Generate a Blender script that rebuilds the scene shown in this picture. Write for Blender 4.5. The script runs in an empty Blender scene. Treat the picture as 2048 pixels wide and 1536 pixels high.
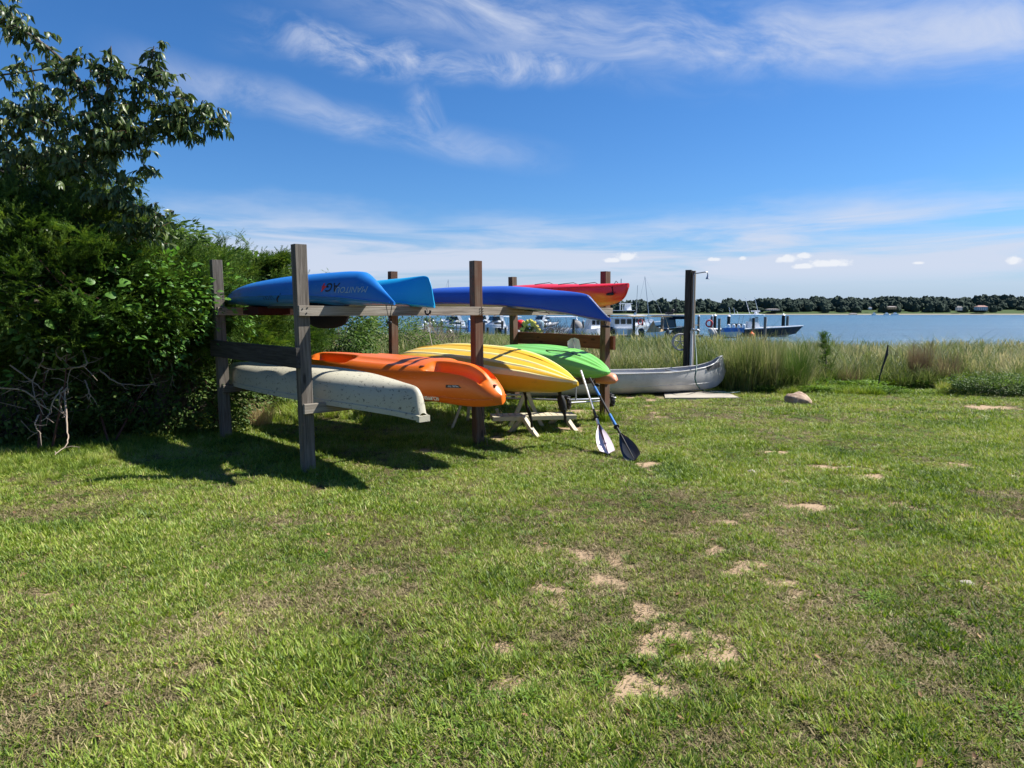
import bpy, math, random
import numpy as np
from mathutils import Vector, Matrix, Euler
from mathutils.bvhtree import BVHTree

R = math.radians
PI = math.pi
random.seed(7)
rng = np.random.default_rng(7)
SC = bpy.context.scene
COL = SC.collection

# ------------------------------------------------------------------ camera
FPX, PITCH, EYE = 1361.0, R(6.0), 1.6
cd = bpy.data.cameras.new('camera')
cam = bpy.data.objects.new('camera', cd)
COL.objects.link(cam)
cam.location = (0, 0, EYE)
cam.rotation_euler = (R(90) - PITCH, 0, 0)
cd.sensor_width = 36
cd.lens = 36 * FPX / 2048
cd.clip_start = 0.05
cd.clip_end = 20000
SC.camera = cam
SC.view_settings.view_transform = 'Standard'
SC.view_settings.look = 'None'
SC.view_settings.exposure = 1.12
SC.view_settings.gamma = 1.0
SC.view_settings.use_curve_mapping = False

def ray(px, py):
    """direction in the world of a photograph pixel (2048 x 1536)"""
    cx, cy = (px - 1024) / FPX, (768 - py) / FPX
    return Vector((cx, math.cos(PITCH) + cy * math.sin(PITCH), -math.sin(PITCH) + cy * math.cos(PITCH)))

def G(px, py, z=0.0):
    """point at height z"""
    d = ray(px, py)
    t = (z - EYE) / d.z
    return Vector((d.x * t, d.y * t, z))

def Q(px, py, Y):
    """point at distance Y"""
    d = ray(px, py)
    t = Y / d.y
    return Vector((d.x * t, Y, EYE + d.z * t))

# ------------------------------------------------------------------ sun
SUN_AZ = Vector((0.97, 0.23)).normalized()
SUN_EL = R(49.0)
sd = Vector((SUN_AZ.x * math.cos(SUN_EL), SUN_AZ.y * math.cos(SUN_EL), math.sin(SUN_EL)))
sl = bpy.data.lights.new('sun', 'SUN')
sl.energy = 5.0
sl.angle = R(0.5)
sl.color = (1.0, 0.965, 0.90)
so = bpy.data.objects.new('sun', sl)
COL.objects.link(so)
so.location = (20, 5, 30)
so.rotation_euler = sd.to_track_quat('Z', 'Y').to_euler()

# ------------------------------------------------------------------ node helper
class S:
    """socket wrapper with arithmetic"""
    def __init__(self, t, sock): self.t, self.s = t, sock
    def _m(self, op, *a): return mth(self.t, op, self, *a)
    def __add__(self, o): return self._m('ADD', o)
    __radd__ = __add__
    def __sub__(self, o): return self._m('SUBTRACT', o)
    def __rsub__(self, o): return mth(self.t, 'SUBTRACT', o, self)
    def __mul__(self, o): return self._m('MULTIPLY', o)
    __rmul__ = __mul__
    def __truediv__(self, o): return self._m('DIVIDE', o)
    def __pow__(self, o): return self._m('POWER', o)

def put(t, inp, v):
    if isinstance(v, S): t.links.new(v.s, inp)
    elif isinstance(v, bpy.types.NodeSocket): t.links.new(v, inp)
    else:
        if inp.type == 'RGBA' and len(v) == 3: v = (*v, 1)
        inp.default_value = v

def mth(t, op, *a, clamp=False):
    n = t.nodes.new('ShaderNodeMath'); n.operation = op; n.use_clamp = clamp
    for i, x in enumerate(a): put(t, n.inputs[i], x)
    return S(t, n.outputs[0])

def smooth(t, x, lo, hi, a=0.0, b=1.0):
    n = t.nodes.new('ShaderNodeMapRange'); n.interpolation_type = 'SMOOTHSTEP'
    put(t, n.inputs[0], x)
    for i, v in enumerate((lo, hi, a, b)): put(t, n.inputs[i + 1], v)
    return S(t, n.outputs[0])

def noise(t, vec, scale=5, detail=4, rough=0.55, dist=0.0, w=None):
    n = t.nodes.new('ShaderNodeTexNoise')
    put(t, n.inputs['Vector'], vec)
    n.inputs['Scale'].default_value = scale; n.inputs['Detail'].default_value = detail
    n.inputs['Roughness'].default_value = rough; n.inputs['Distortion'].default_value = dist
    return S(t, n.outputs[0])

def mixc(t, f, a, b):
    n = t.nodes.new('ShaderNodeMix'); n.data_type = 'RGBA'
    put(t, n.inputs['Factor'], f); put(t, n.inputs[6], a); put(t, n.inputs[7], b)
    return S(t, n.outputs[2])

def comb(t, x, y, z):
    n = t.nodes.new('ShaderNodeCombineXYZ')
    for i, v in enumerate((x, y, z)): put(t, n.inputs[i], v)
    return S(t, n.outputs[0])

def sep(t, v):
    n = t.nodes.new('ShaderNodeSeparateXYZ'); put(t, n.inputs[0], v)
    return [S(t, o) for o in n.outputs]

def coord(t, which='Object'):
    n = t.nodes.new('ShaderNodeTexCoord')
    return S(t, n.outputs[which])

def mapping(t, v, scale=(1, 1, 1), loc=(0, 0, 0)):
    n = t.nodes.new('ShaderNodeMapping'); put(t, n.inputs[0], v)
    n.inputs['Scale'].default_value = scale; n.inputs['Location'].default_value = loc
    return S(t, n.outputs[0])

# ------------------------------------------------------------------ sky
w = bpy.data.worlds.new('World')
SC.world = w
w.use_nodes = True
wt = w.node_tree
wt.nodes.clear()
sky = wt.nodes.new('ShaderNodeTexSky')
sky.sky_type = 'NISHITA'
sky.sun_disc = False
sky.sun_elevation = SUN_EL
sky.sun_rotation = math.atan2(SUN_AZ.x, SUN_AZ.y)
sky.air_density = 1.0; sky.dust_density = 0.35; sky.ozone_density = 2.2; sky.altitude = 0
hs = wt.nodes.new('ShaderNodeHueSaturation')
hs.inputs['Saturation'].default_value = 1.10
hs.inputs['Value'].default_value = 1.0
tint = wt.nodes.new('ShaderNodeMix'); tint.data_type = 'RGBA'; tint.blend_type = 'MULTIPLY'; tint.inputs[0].default_value = 1.0
wt.links.new(sky.outputs[0], tint.inputs[6]); tint.inputs[7].default_value = (0.58, 0.80, 1.10, 1)
wt.links.new(tint.outputs[2], hs.inputs['Color'])
dirv = coord(wt, 'Generated')
dx, dy, dz = sep(wt, dirv)
az = mth(wt, 'ARCTAN2', dx, dy)          # radians, right positive
el = mth(wt, 'ARCSINE', dz)

def sang(px, py):
    d = ray(px, py).normalized()
    return math.atan2(d.x, d.y), math.asin(d.z)

def band(p0, p1, half_w, soft=1.0, seed=0.0, stretch=5.0, scale=9.0, lo=0.40, hi=0.72, amt=1.0, ends=0.12, warp=0.05):
    """a wisp of cirrus between two directions of the sky"""
    a0, e0 = sang(*p0); a1, e1 = sang(*p1)
    L = math.hypot(a1 - a0, e1 - e0); c, s = (a1 - a0) / L, (e1 - e0) / L
    qa, qe = az - a0, el - e0
    u = qa * c + qe * s
    v = qe * c - qa * s
    wv = noise(wt, comb(wt, u * 6.0, v * 6.0, seed), 1.0, 3) - 0.5
    v2 = v + wv * warp
    m = smooth(wt, mth(wt, 'ABSOLUTE', v2), half_w * 1.3, 0.0)
    m = m * smooth(wt, u, -ends, ends * 0.6) * smooth(wt, u, L + ends, L - ends * 0.6)
    n = noise(wt, comb(wt, u * scale, v2 * (scale * stretch), seed * 3.1), 1.0, 8, 0.62, 0.6)
    n2 = smooth(wt, n, lo, hi)
    return m * n2 * amt

cl = band((590, 85), (1200, 140), 0.030, seed=1.3, stretch=2.2, scale=9, lo=.34, hi=.74, amt=.95, warp=.07)
cl = mth(wt, 'MAXIMUM', cl, band((350, 150), (1010, 305), 0.026, seed=4.4, stretch=2.5, scale=7, lo=.24, hi=.72, amt=.55, warp=.03))
cl = mth(wt, 'MAXIMUM', cl, band((835, 190), (870, 280), 0.022, seed=6.1, stretch=1.6, scale=14, lo=.36, hi=.72, amt=.5, ends=.03))
cl = mth(wt, 'MAXIMUM', cl, band((800, -14), (2300, 40), 0.052, seed=8.2, stretch=3.6, scale=4.5, lo=.28, hi=.78, amt=.92, warp=.045, ends=.3))
cl = mth(wt, 'MAXIMUM', cl, band((1150, 95), (1500, 150), 0.04, seed=9.2, stretch=2.6, scale=8, lo=.36, hi=.85, amt=.25))
# the low veil of cloud above the horizon
low = noise(wt, comb(wt, az * 3.2 + 2.0, el * 34.0, 3.3), 1.0, 7, 0.58, 0.5)
edge = el + (noise(wt, comb(wt, az * 2.6, el * 9.0, 9.7), 1.0, 5, 0.6) - 0.5) * 0.13
lowm = smooth(wt, edge, 0.165, 0.085)
lows = lowm * smooth(wt, low, 0.31, 0.58) * smooth(wt, el, 0.02, 0.06)
cl = mth(wt, 'MAXIMUM', cl, lows * 0.88)
haze = smooth(wt, el, 0.13, -0.02) * 0.93
# thin cirrus over the rest of the dome
rest = noise(wt, comb(wt, az * 2.0 + 7.0, el * 5.0, 0.7), 1.0, 7, 0.6, 0.8)
cl = mth(wt, 'MAXIMUM', cl, smooth(wt, rest, 0.56, 0.82) * smooth(wt, el, 0.2, 0.6) * 0.22)
CLOUD = (5.3, 5.8, 7.0)
skyc = mixc(wt, cl, mixc(wt, haze, S(wt, hs.outputs[0]), (3.85, 4.64, 6.1)), CLOUD)
# small fair-weather cumulus low over the water
cum = None
for (px, py, rx, ry, sd_) in ((1252, 514, 32, 8, 1), (1225, 521, 22, 4, 2), (1575, 519, 26, 6, 3), (1612, 512, 18, 5, 4), (1660, 527, 50, 6, 5),
                             (1610, 533, 30, 4, 6), (2028, 522, 14, 6, 7), (1430, 519, 18, 3, 8), (1485, 517, 10, 3, 9), (1835, 526, 14, 2.4, 10)):
    a0, e0 = sang(px, py)
    ru, rv = rx * .85 / FPX, ry * 1.6 / FPX
    nn = noise(wt, comb(wt, az * 75.0, el * 90.0, sd_ * 1.7), 1.0, 5, 0.6) - 0.5
    qu = (az - a0) * (1 / ru); qv = (el - e0) * (1 / rv)
    below = smooth(wt, qv, -0.75, -0.35)
    r2 = mth(wt, 'SQRT', qu * qu + qv * qv) + nn * 1.7
    m = smooth(wt, r2, 1.0, 0.45) * below
    cum = m if cum is None else mth(wt, 'MAXIMUM', cum, m)
skyc = mixc(wt, cum * 0.85, skyc, (7.2, 7.4, 7.8))
bg = wt.nodes.new('ShaderNodeBackground')
bg.inputs['Strength'].default_value = 0.0572
wt.links.new(skyc.s, bg.inputs['Color'])
wo = wt.nodes.new('ShaderNodeOutputWorld')
wt.links.new(bg.outputs[0], wo.inputs['Surface'])

# ------------------------------------------------------------------ materials
def mat(name, build):
    m = bpy.data.materials.new(name); m.use_nodes = True
    t = m.node_tree; t.nodes.clear()
    out = t.nodes.new('ShaderNodeOutputMaterial')
    p = t.nodes.new('ShaderNodeBsdfPrincipled')
    sh = build(t, p)
    t.links.new((sh if sh is not None else p).outputs[0], out.inputs['Surface'])
    return m

def bump(t, p, h, strength=0.3, dist=0.01):
    b = t.nodes.new('ShaderNodeBump'); b.inputs['Strength'].default_value = strength
    b.inputs['Distance'].default_value = dist
    put(t, b.inputs['Height'], h); t.links.new(b.outputs[0], p.inputs['Normal'])

def plastic(name, c, c2=None, rough=0.4, mottle=0.35, scale=3.0, dirt=None, spec=0.4, metal=0.0, sun=None):
    """moulded or painted surface, faded and scuffed"""
    c2 = c2 or tuple(x * 0.72 for x in c)
    def b(t, p):
        o = coord(t)
        n = noise(t, o, scale, 5, 0.6)
        f = smooth(t, n, 0.35, 0.75) * mottle
        col = mixc(t, f, c, c2)
        if dirt:
            dcol, amt, sc_, lo = dirt
            d = smooth(t, noise(t, mapping(t, o, (0.6, 1.4, 1.4)), sc_, 6, 0.7), lo, lo + (0.14 if sc_ < 10 else 0.04)) * amt
            col = mixc(t, d, col, dcol)
        scr = noise(t, mapping(t, o, (2.5, 60, 60)), 1.0, 3, 0.7)
        col = mixc(t, smooth(t, scr, .62, .70) * smooth(t, n, .4, .6) * .30, col, tuple(min(1, x * 1.0 + .16) for x in c))
        fine = noise(t, o, 60, 3, 0.7)
        put(t, p.inputs['Base Color'], col)
        put(t, p.inputs['Roughness'], (fine - 0.5) * 0.25 + rough)
        p.inputs['Specular IOR Level'].default_value = spec
        p.inputs['Metallic'].default_value = metal
        bump(t, p, noise(t, o, 14, 4, 0.6), 0.12, 0.008)
    return mat(name, b)

def wood(name, light, dark, red=None, streak=1.0):
    """weathered timber, grain along the piece's own x axis"""
    def b(t, p):
        o = coord(t)
        oi = t.nodes.new('ShaderNodeObjectInfo')
        off = S(t, oi.outputs['Random']) * 37.0
        ox, oy, oz = sep(t, o)
        v = comb(t, ox * 0.9 + off, oy * 9 + off, oz * 9)
        warp = noise(t, v, 0.7, 2) * 3.0
        g = noise(t, comb(t, ox * 1.3 + off, (oy * 42 + warp * 2.2), oz * 42 + warp), 1.0, 5, 0.65, 0.3)
        fine = noise(t, comb(t, ox * 8 + off, oy * 230, oz * 230), 1.0, 3, 0.6)
        big = noise(t, comb(t, ox * 1.5 + off, oy * 3, oz * 3), 1.0, 4, 0.6)
        f = smooth(t, g, 0.32, 0.68)
        col = mixc(t, f, dark, light)
        col = mixc(t, smooth(t, fine, 0.55, 0.75) * 0.45 * streak, col, tuple(x * 0.42 for x in dark))
        col = mixc(t, smooth(t, big, 0.45, 0.72) * 0.45, col, tuple(x * 0.62 for x in light))
        if red: col = mixc(t, smooth(t, big, 0.62, 0.36) * 0.75, col, red)
        # knots
        vo = t.nodes.new('ShaderNodeTexVoronoi'); put(t, vo.inputs['Vector'], comb(t, ox * 2.1 + off, oy * 7, oz * 7))
        vo.inputs['Scale'].default_value = 1.0
        kn = smooth(t, S(t, vo.outputs[0]), 0.16, 0.07)
        col = mixc(t, kn * 0.8, col, tuple(x * 0.30 for x in dark))
        put(t, p.inputs['Base Color'], col)
        p.inputs['Roughness'].default_value = 0.85
        p.inputs['Specular IOR Level'].default_value = 0.2
        bump(t, p, g * 0.6 + fine * 0.6, 0.55, 0.004)
    return mat(name, b)

def leafy(name, cols, trans=0.35, rough=0.5, attr=True, spec=0.35, scale=0.7, tcol=None):
    """foliage: tone per leaf (mesh attribute), per clump (instance) and per area"""
    def b(t, p):
        oi = t.nodes.new('ShaderNodeObjectInfo')
        geo = t.nodes.new('ShaderNodeNewGeometry')
        rnd = S(t, oi.outputs['Random'])
        area = noise(t, S(t, geo.outputs['Position']), scale, 4, 0.6)
        f = smooth(t, area, 0.3, 0.7) * 0.5 + rnd * 0.25
        if attr:
            at = t.nodes.new('ShaderNodeAttribute'); at.attribute_name = 'tone'
            f = f + (S(t, at.outputs['Fac']) - 0.5) * 0.75 + 0.12
        r = t.nodes.new('ShaderNodeValToRGB')
        put(t, r.inputs[0], f)
        e = r.color_ramp.elements
        n = len(cols)
        e[0].color = (*cols[0], 1); e[1].color = (*cols[-1], 1)
        for i in range(1, n - 1):
            k = e.new(i / (n - 1)); k.color = (*cols[i], 1)
        put(t, p.inputs['Base Color'], r.outputs[0])
        p.inputs['Roughness'].default_value = rough
        p.inputs['Specular IOR Level'].default_value = spec
        tr = t.nodes.new('ShaderNodeBsdfTranslucent')
        hs_ = t.nodes.new('ShaderNodeHueSaturation'); hs_.inputs['Value'].default_value = 1.3; hs_.inputs['Saturation'].default_value = 1.1
        t.links.new(r.outputs[0], hs_.inputs['Color']); t.links.new(hs_.outputs[0], tr.inputs[0])
        mx = t.nodes.new('ShaderNodeMixShader'); mx.inputs[0].default_value = trans
        t.links.new(p.outputs[0], mx.inputs[1]); t.links.new(tr.outputs[0], mx.inputs[2])
        return mx
    return mat(name, b)

def flat(name, c, rough=0.5, metal=0.0, spec=0.4):
    def b(t, p):
        o = coord(t)
        col = mixc(t, noise(t, o, 9, 4) * 0.5, c, tuple(x * 0.7 for x in c))
        put(t, p.inputs['Base Color'], col)
        p.inputs['Roughness'].default_value = rough; p.inputs['Metallic'].default_value = metal
        p.inputs['Specular IOR Level'].default_value = spec
    return mat(name, b)

M = {}
M['wood'] = wood('weathered grey wood', (.185, .162, .135), (.075, .063, .051))
M['wood_red'] = wood('reddish weathered wood', (.15, .112, .083), (.064, .040, .026), red=(.105, .043, .024))
M['rail'] = wood('pale weathered rail wood', (.32, .285, .235), (.14, .115, .088))
M['rail_red'] = wood('brown plank wood', (.15, .058, .034), (.070, .024, .015), red=(.14, .042, .020))
M['dark_wood'] = wood('dark wood', (.062, .056, .05), (.024, .022, .019))  # plain darker wood tone for boards, thwarts, piles and shower post
M['pile'] = wood('pile wood', (.26, .23, .19), (.10, .085, .07))
M['blue'] = plastic('royal blue plastic', (.014, .150, .47), (.01, .105, .36), 0.38, dirt=((.06, .09, .08), .5, 2.2, .56))
M['cyan'] = plastic('cyan plastic', (.010, .30, .56), (.008, .24, .47), 0.36)
M['ultra'] = plastic('ultramarine plastic', (.024, .085, .40), (.018, .065, .32), 0.40)
M['grey_hull'] = plastic('worn grey green hull', (.40, .375, .285), (.31, .29, .225), 0.6, dirt=((.06, .06, .05), .85, 30, .585))
M['orange'] = plastic('orange plastic', (.66, .130, .008), (.56, .10, .007), 0.33)
M['yellow'] = plastic('mustard yellow plastic', (.66, .40, .026), (.55, .31, .02), 0.42, dirt=((.26, .17, .05), .45, 3.2, .55))
M['pale_yellow'] = plastic('pale yellow plastic', (.74, .66, .30), (.66, .57, .23), 0.5)
M['green'] = plastic('lime green plastic', (.17, .49, .11), (.13, .38, .10), 0.38)
M['salmon'] = plastic('salmon plastic', (.70, .26, .15), (.60, .22, .12), 0.45)
def _red(t, p):
    o = coord(t); ox, oy, oz = sep(t, o)
    n = noise(t, comb(t, ox * 1.3, oy * 2, oz * 3), 1.0, 4, 0.6)
    f = smooth(t, n + (oz * -1.1) + 0.12, 0.42, 0.66)
    col = mixc(t, f, (.62, .012, .02), (.72, .20, .03))
    put(t, p.inputs['Base Color'], col); p.inputs['Roughness'].default_value = .36
M['red'] = mat('red and orange blended plastic', _red)
M['alu'] = plastic('dull aluminium', (.50, .49, .475), (.39, .38, .37), 0.62, mottle=.8, scale=4, metal=0.12, dirt=((.22, .22, .22), .5, 22, .60))
M['gal'] = flat('galvanised steel', (.45, .46, .48), 0.38, 0.8)
M['black'] = flat('black rubber', (.014, .014, .015), 0.6)
M['black_fabric'] = flat('black padded fabric', (.012, .011, .012), 0.9, spec=.1)
M['maroon'] = flat('dark maroon fabric', (.055, .018, .018), 0.9, spec=.1)
M['white'] = flat('white gelcoat', (.82, .83, .84), 0.3)
M['white_dull'] = flat('dull white paint', (.62, .60, .54), 0.6)
M['cream'] = plastic('peeling cream paint', (.46, .41, .28), (.37, .32, .22), 0.65, dirt=((.22, .19, .15), .7, 9, .60))
M['pvc'] = flat('pvc pipe', (.62, .63, .64), 0.4)
M['concrete'] = plastic('concrete', (.36, .325, .265), (.27, .24, .195), 0.9, mottle=.8, scale=4, dirt=((.25, .22, .18), .5, 7, .6), spec=.2)
M['hose'] = flat('dark green hose', (.012, .055, .045), 0.4)
M['navy'] = flat('navy gelcoat', (.012, .018, .035), 0.25)
M['glass'] = flat('dark glass', (.02, .03, .035), 0.08, spec=.7)
M['tan'] = flat('tan canvas', (.52, .38, .22), 0.9, spec=.1)
M['greycover'] = flat('grey canvas', (.26, .25, .25), 0.9, spec=.1)
M['seatblue'] = flat('blue vinyl', (.03, .16, .42), 0.5)
M['bootred'] = flat('dark red antifouling paint', (.12, .02, .015), 0.6)
M['paleblue'] = flat('pale blue gelcoat', (.28, .42, .50), 0.35)
M['ring'] = flat('red ring', (.50, .03, .03), 0.5)
M['orangebuoy'] = flat('orange float', (.75, .16, .03), 0.5)
M['petal'] = flat('yellow petals', (.80, .68, .10), 0.6)
M['redcloth'] = flat('bright red vinyl', (.75, .02, .015), 0.45)
M['rope'] = flat('cord', (.02, .02, .02), 0.8)
M['rope_pale'] = flat('pale cord', (.45, .35, .28), 0.8)
M['blade_white'] = plastic('white paddle blade', (.66, .56, .60), (.58, .48, .52), 0.4)
M['blade_dark'] = plastic('dark grey paddle blade', (.045, .05, .06), (.03, .033, .04), 0.35)
M['shaft_white'] = flat('white paddle shaft', (.75, .75, .76), 0.3)
M['grip_blue'] = flat('blue paddle grip', (.03, .16, .45), 0.6)
M['bark'] = plastic('bark', (.12, .10, .08), (.06, .05, .04), 0.9, scale=12, spec=.1)
M['twig'] = plastic('pale dead twig', (.31, .245, .195), (.20, .15, .115), 0.9, scale=12, spec=.1)
M['bark_red'] = plastic('reddish bark', (.10, .05, .04), (.06, .035, .03), 0.9, scale=12, spec=.1)
M['cherry_leaf'] = leafy('glossy dark leaf', [(.026, .048, .013), (.050, .085, .020), (.080, .120, .030), (.15, .18, .05)], .30, .40, spec=.45)
M['shrub_leaf'] = leafy('shrub leaf', [(.026, .055, .013), (.055, .105, .022), (.095, .155, .034), (.15, .19, .06)], .35, .55, spec=.2)
M['vine_leaf'] = leafy('bright vine leaf', [(.07, .16, .03), (.12, .25, .04), (.17, .33, .06)], .4, .45)
M['cedar'] = leafy('cedar foliage', [(.018, .042, .009), (.045, .092, .016), (.10, .165, .025), (.19, .25, .042)], .34, .6, spec=.15)
M['lawn_blade'] = leafy('lawn blade', [(.045, .088, .012), (.118, .188, .020), (.21, .292, .034), (.31, .355, .058), (.44, .36, .18)], .30, .5, spec=.28, scale=1.1)  # darkest greens partly stand in for shade between the blades
M['dune_blade'] = leafy('dune grass blade', [(.034, .062, .014), (.072, .114, .026), (.122, .160, .042), (.195, .205, .072), (.36, .32, .17)], .35, .5, spec=.2, scale=.35)
M['clump_green'] = leafy('dark bunch grass', [(.035, .075, .015), (.07, .12, .025), (.12, .16, .04)], .35, .5)
M['clump_brown'] = leafy('dry brown bunch grass', [(.085, .055, .035), (.13, .09, .055), (.20, .15, .09)], .3, .7)
M['straw'] = leafy('straw', [(.30, .22, .11), (.45, .34, .18), (.55, .45, .26)], .3, .7)
M['thatch'] = leafy('dry thatch', [(.08, .07, .032), (.15, .125, .06), (.25, .20, .11), (.40, .32, .20)], .2, .8, spec=.1)
M['weed'] = leafy('weed leaf', [(.06, .12, .018), (.12, .21, .03), (.20, .29, .05)], .35, .6, spec=.12)
M['far_tree'] = leafy('far tree canopy', [(.028, .043, .034), (.042, .058, .043), (.062, .080, .055)], .0, .9, attr=False, spec=.05, scale=.06)  # lightened bluish tone stands in for distance haze
M['roof'] = flat('grey roof', (.22, .20, .19), 0.9)
M['roof_red'] = flat('reddish roof', (.30, .17, .14), 0.9)
M['sand'] = flat('sand', (.24, .21, .165), 0.95, spec=.1)

def _ground(t, p):
    geo = t.nodes.new('ShaderNodeNewGeometry'); pos = S(t, geo.outputs['Position'])
    at = t.nodes.new('ShaderNodeAttribute'); at.attribute_name = 'bare'
    b = S(t, at.outputs['Fac'])
    n1 = noise(t, pos, 2.0, 6, 0.6); n2 = noise(t, pos, 28, 5, 0.7); n3 = noise(t, pos, 110, 3, 0.7)
    thatch = mixc(t, smooth(t, n2, 0.35, 0.68), (.042, .036, .018), (.155, .125, .065))  # thatch kept extra dark: shade in the gaps between blades put into colour
    thatch = mixc(t, smooth(t, n1, 0.4, 0.65) * 0.6, thatch, (.05, .075, .02))
    soil = mixc(t, n2, (.28, .195, .120), (.385, .280, .180))
    soil = mixc(t, smooth(t, n3, 0.55, 0.7) * 0.5, soil, (.22, .15, .09))
    f = smooth(t, b + (n2 - 0.5) * 0.9 + (n3 - 0.5) * 0.4, 0.30, 0.75)
    put(t, p.inputs['Base Color'], mixc(t, f, thatch, soil))
    p.inputs['Roughness'].default_value = 0.95; p.inputs['Specular IOR Level'].default_value = 0.1
    bump(t, p, n2 + n3 * 0.5, 0.5, 0.015)
M['ground'] = mat('lawn soil', _ground)

def _water(t, p):
    geo = t.nodes.new('ShaderNodeNewGeometry'); pos = S(t, geo.outputs['Position'])
    v = mapping(t, pos, (1, 1.7, 1))
    a = noise(t, v, 0.55, 6, 0.62, 0.3)
    b2 = noise(t, mapping(t, pos, (.35, 1.0, 1)), 0.06, 4, 0.6)
    c3 = noise(t, v, 2.2, 4, 0.6)
    patch = noise(t, mapping(t, pos, (.10, 1.0, 1)), 0.035, 5, 0.6)
    fine = noise(t, mapping(t, pos, (.030, .22, 1)), 1.0, 7, 0.75)
    col = mixc(t, smooth(t, patch, .35, .7), (.018, .066, .112), (.030, .098, .155))
    col = mixc(t, smooth(t, fine, .46, .64), col, (.060, .155, .24))  # paler streaks: light on the ripples put into the base colour
    put(t, p.inputs['Base Color'], col)
    p.inputs['Roughness'].default_value = 0.30
    p.inputs['IOR'].default_value = 1.33
    bump(t, p, a * 1.0 + b2 * 1.5 + c3 * 0.25, 1.0, 0.75)
M['water'] = mat('rippled sea water', _water)

# ------------------------------------------------------------------ mesh helper
class MB:
    def __init__(self): self.v, self.f, self.m = [], [], []
    def add(self, vs, fs, mi=0):
        o = len(self.v); self.v += [tuple(x) for x in vs]
        self.f += [tuple(i + o for i in q) for q in fs]; self.m += [mi] * len(fs)
    def box(self, c, s, rz=0.0, mi=0, taper=1.0):
        hx, hy, hz = s[0] / 2, s[1] / 2, s[2] / 2
        cr, sr = math.cos(rz), math.sin(rz); vs = []
        for z, k in ((-hz, 1.0), (hz, taper)):
            for x, y in ((-hx, -hy), (hx, -hy), (hx, hy), (-hx, hy)):
                x, y = x * k, y * k
                vs.append((c[0] + x * cr - y * sr, c[1] + x * sr + y * cr, c[2] + z))
        self.add(vs, [(3, 2, 1, 0), (4, 5, 6, 7), (0, 1, 5, 4), (1, 2, 6, 5), (2, 3, 7, 6), (3, 0, 4, 7)], mi)
    def tube(self, pts, r, n=6, mi=0):
        pts = [Vector(p) for p in pts]
        rs = r if isinstance(r, (list, tuple)) else [r] * len(pts)
        up = Vector((0, 0, 1)); vs = []; last = None
        for i, p in enumerate(pts):
            d = (pts[min(i + 1, len(pts) - 1)] - pts[max(i - 1, 0)])
            d = d.normalized() if d.length > 1e-9 else Vector((0, 0, 1))
            if last is None:
                a = d.cross(up)
                if a.length < 1e-3: a = d.cross(Vector((1, 0, 0)))
            else:
                a = last - d * last.dot(d)
                if a.length < 1e-4: a = d.cross(up)
            a.normalize(); last = a; b = d.cross(a)
            for k in range(n):
                t = 2 * PI * k / n
                vs.append(p + (a * math.cos(t) + b * math.sin(t)) * rs[i])
        fs = []
        for i in range(len(pts) - 1):
            for k in range(n):
                k2 = (k + 1) % n
                fs.append((i * n + k, i * n + k2, (i + 1) * n + k2, (i + 1) * n + k))
        fs.append(tuple(range(n))[::-1]); fs.append(tuple((len(pts) - 1) * n + k for k in range(n)))
        self.add(vs, fs, mi)
    def loft(self, rings, mi=0, cap=True, closed=True):
        n = len(rings[0]); vs = [p for r_ in rings for p in r_]; fs = []
        for i in range(len(rings) - 1):
            for k in range(n if closed else n - 1):
                k2 = (k + 1) % n
                fs.append((i * n + k, (i + 1) * n + k, (i + 1) * n + k2, i * n + k2))
        if cap and closed:
            fs.append(tuple(range(n))); fs.append(tuple((len(rings) - 1) * n + k for k in range(n))[::-1])
        self.add(vs, fs, mi)
    def blob(self, c, s, e=2.0, nu=10, nv=14, mi=0, rot=None):
        rings = []
        pw = lambda x: math.copysign(abs(x) ** (2 / e), x)
        for i in range(nu + 1):
            t = -PI / 2 + PI * i / nu
            t = max(-PI / 2 + .02, min(PI / 2 - .02, t)); ring = []
            for k in range(nv):
                q = 2 * PI * k / nv
                p = Vector((s[0] * pw(math.cos(t)) * pw(math.cos(q)), s[1] * pw(math.cos(t)) * pw(math.sin(q)), s[2] * pw(math.sin(t))))
                if rot is not None: p = rot @ p
                ring.append(p + Vector(c))
            rings.append(ring)
        self.loft(rings, mi)
    def lathe(self, prof, c=(0, 0, 0), n=16, mi=0):
        self.loft([[(c[0] + r_ * math.cos(2 * PI * k / n), c[1] + r_ * math.sin(2 * PI * k / n), c[2] + z) for k in range(n)] for r_, z in prof], mi)
    def torus(self, c, Rr, r, axis='y', n=24, k=8, mi=0, a0=0.0, a1=2 * PI):
        pts = []
        full = a1 - a0 > 2 * PI - .01
        for i in range(n + 1):
            t = a0 + (a1 - a0) * i / n
            x, y = Rr * math.cos(t), Rr * math.sin(t)
            pts.append(Vector(c) + (Vector((x, 0, y)) if axis == 'y' else Vector((x, y, 0)) if axis == 'z' else Vector((0, x, y))))
        self.tube(pts, r, k, mi)
    def build(self, name, mats, parent=None, shade=None, **props):
        me = bpy.data.meshes.new(name)
        me.from_pydata(self.v, [], self.f)
        mats = mats if isinstance(mats, (list, tuple)) else [mats]
        for x in mats: me.materials.append(x)
        me.polygons.foreach_set('material_index', self.m)
        if shade is not None: smooth_mesh(me, shade)
        me.update()
        o = bpy.data.objects.new(name, me); COL.objects.link(o)
        if parent is not None: o.parent = parent
        for k, v_ in props.items(): o[k] = v_
        return o

def smooth_mesh(me, angle=35):
    me.polygons.foreach_set('use_smooth', [True] * len(me.polygons))
    if angle < 179: me.set_sharp_from_angle(angle=R(angle))

def tag(o, label, cat=None, group=None, kind=None):
    o['label'] = label
    if cat: o['category'] = cat
    if group: o['group'] = group
    if kind: o['kind'] = kind
    return o

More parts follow.
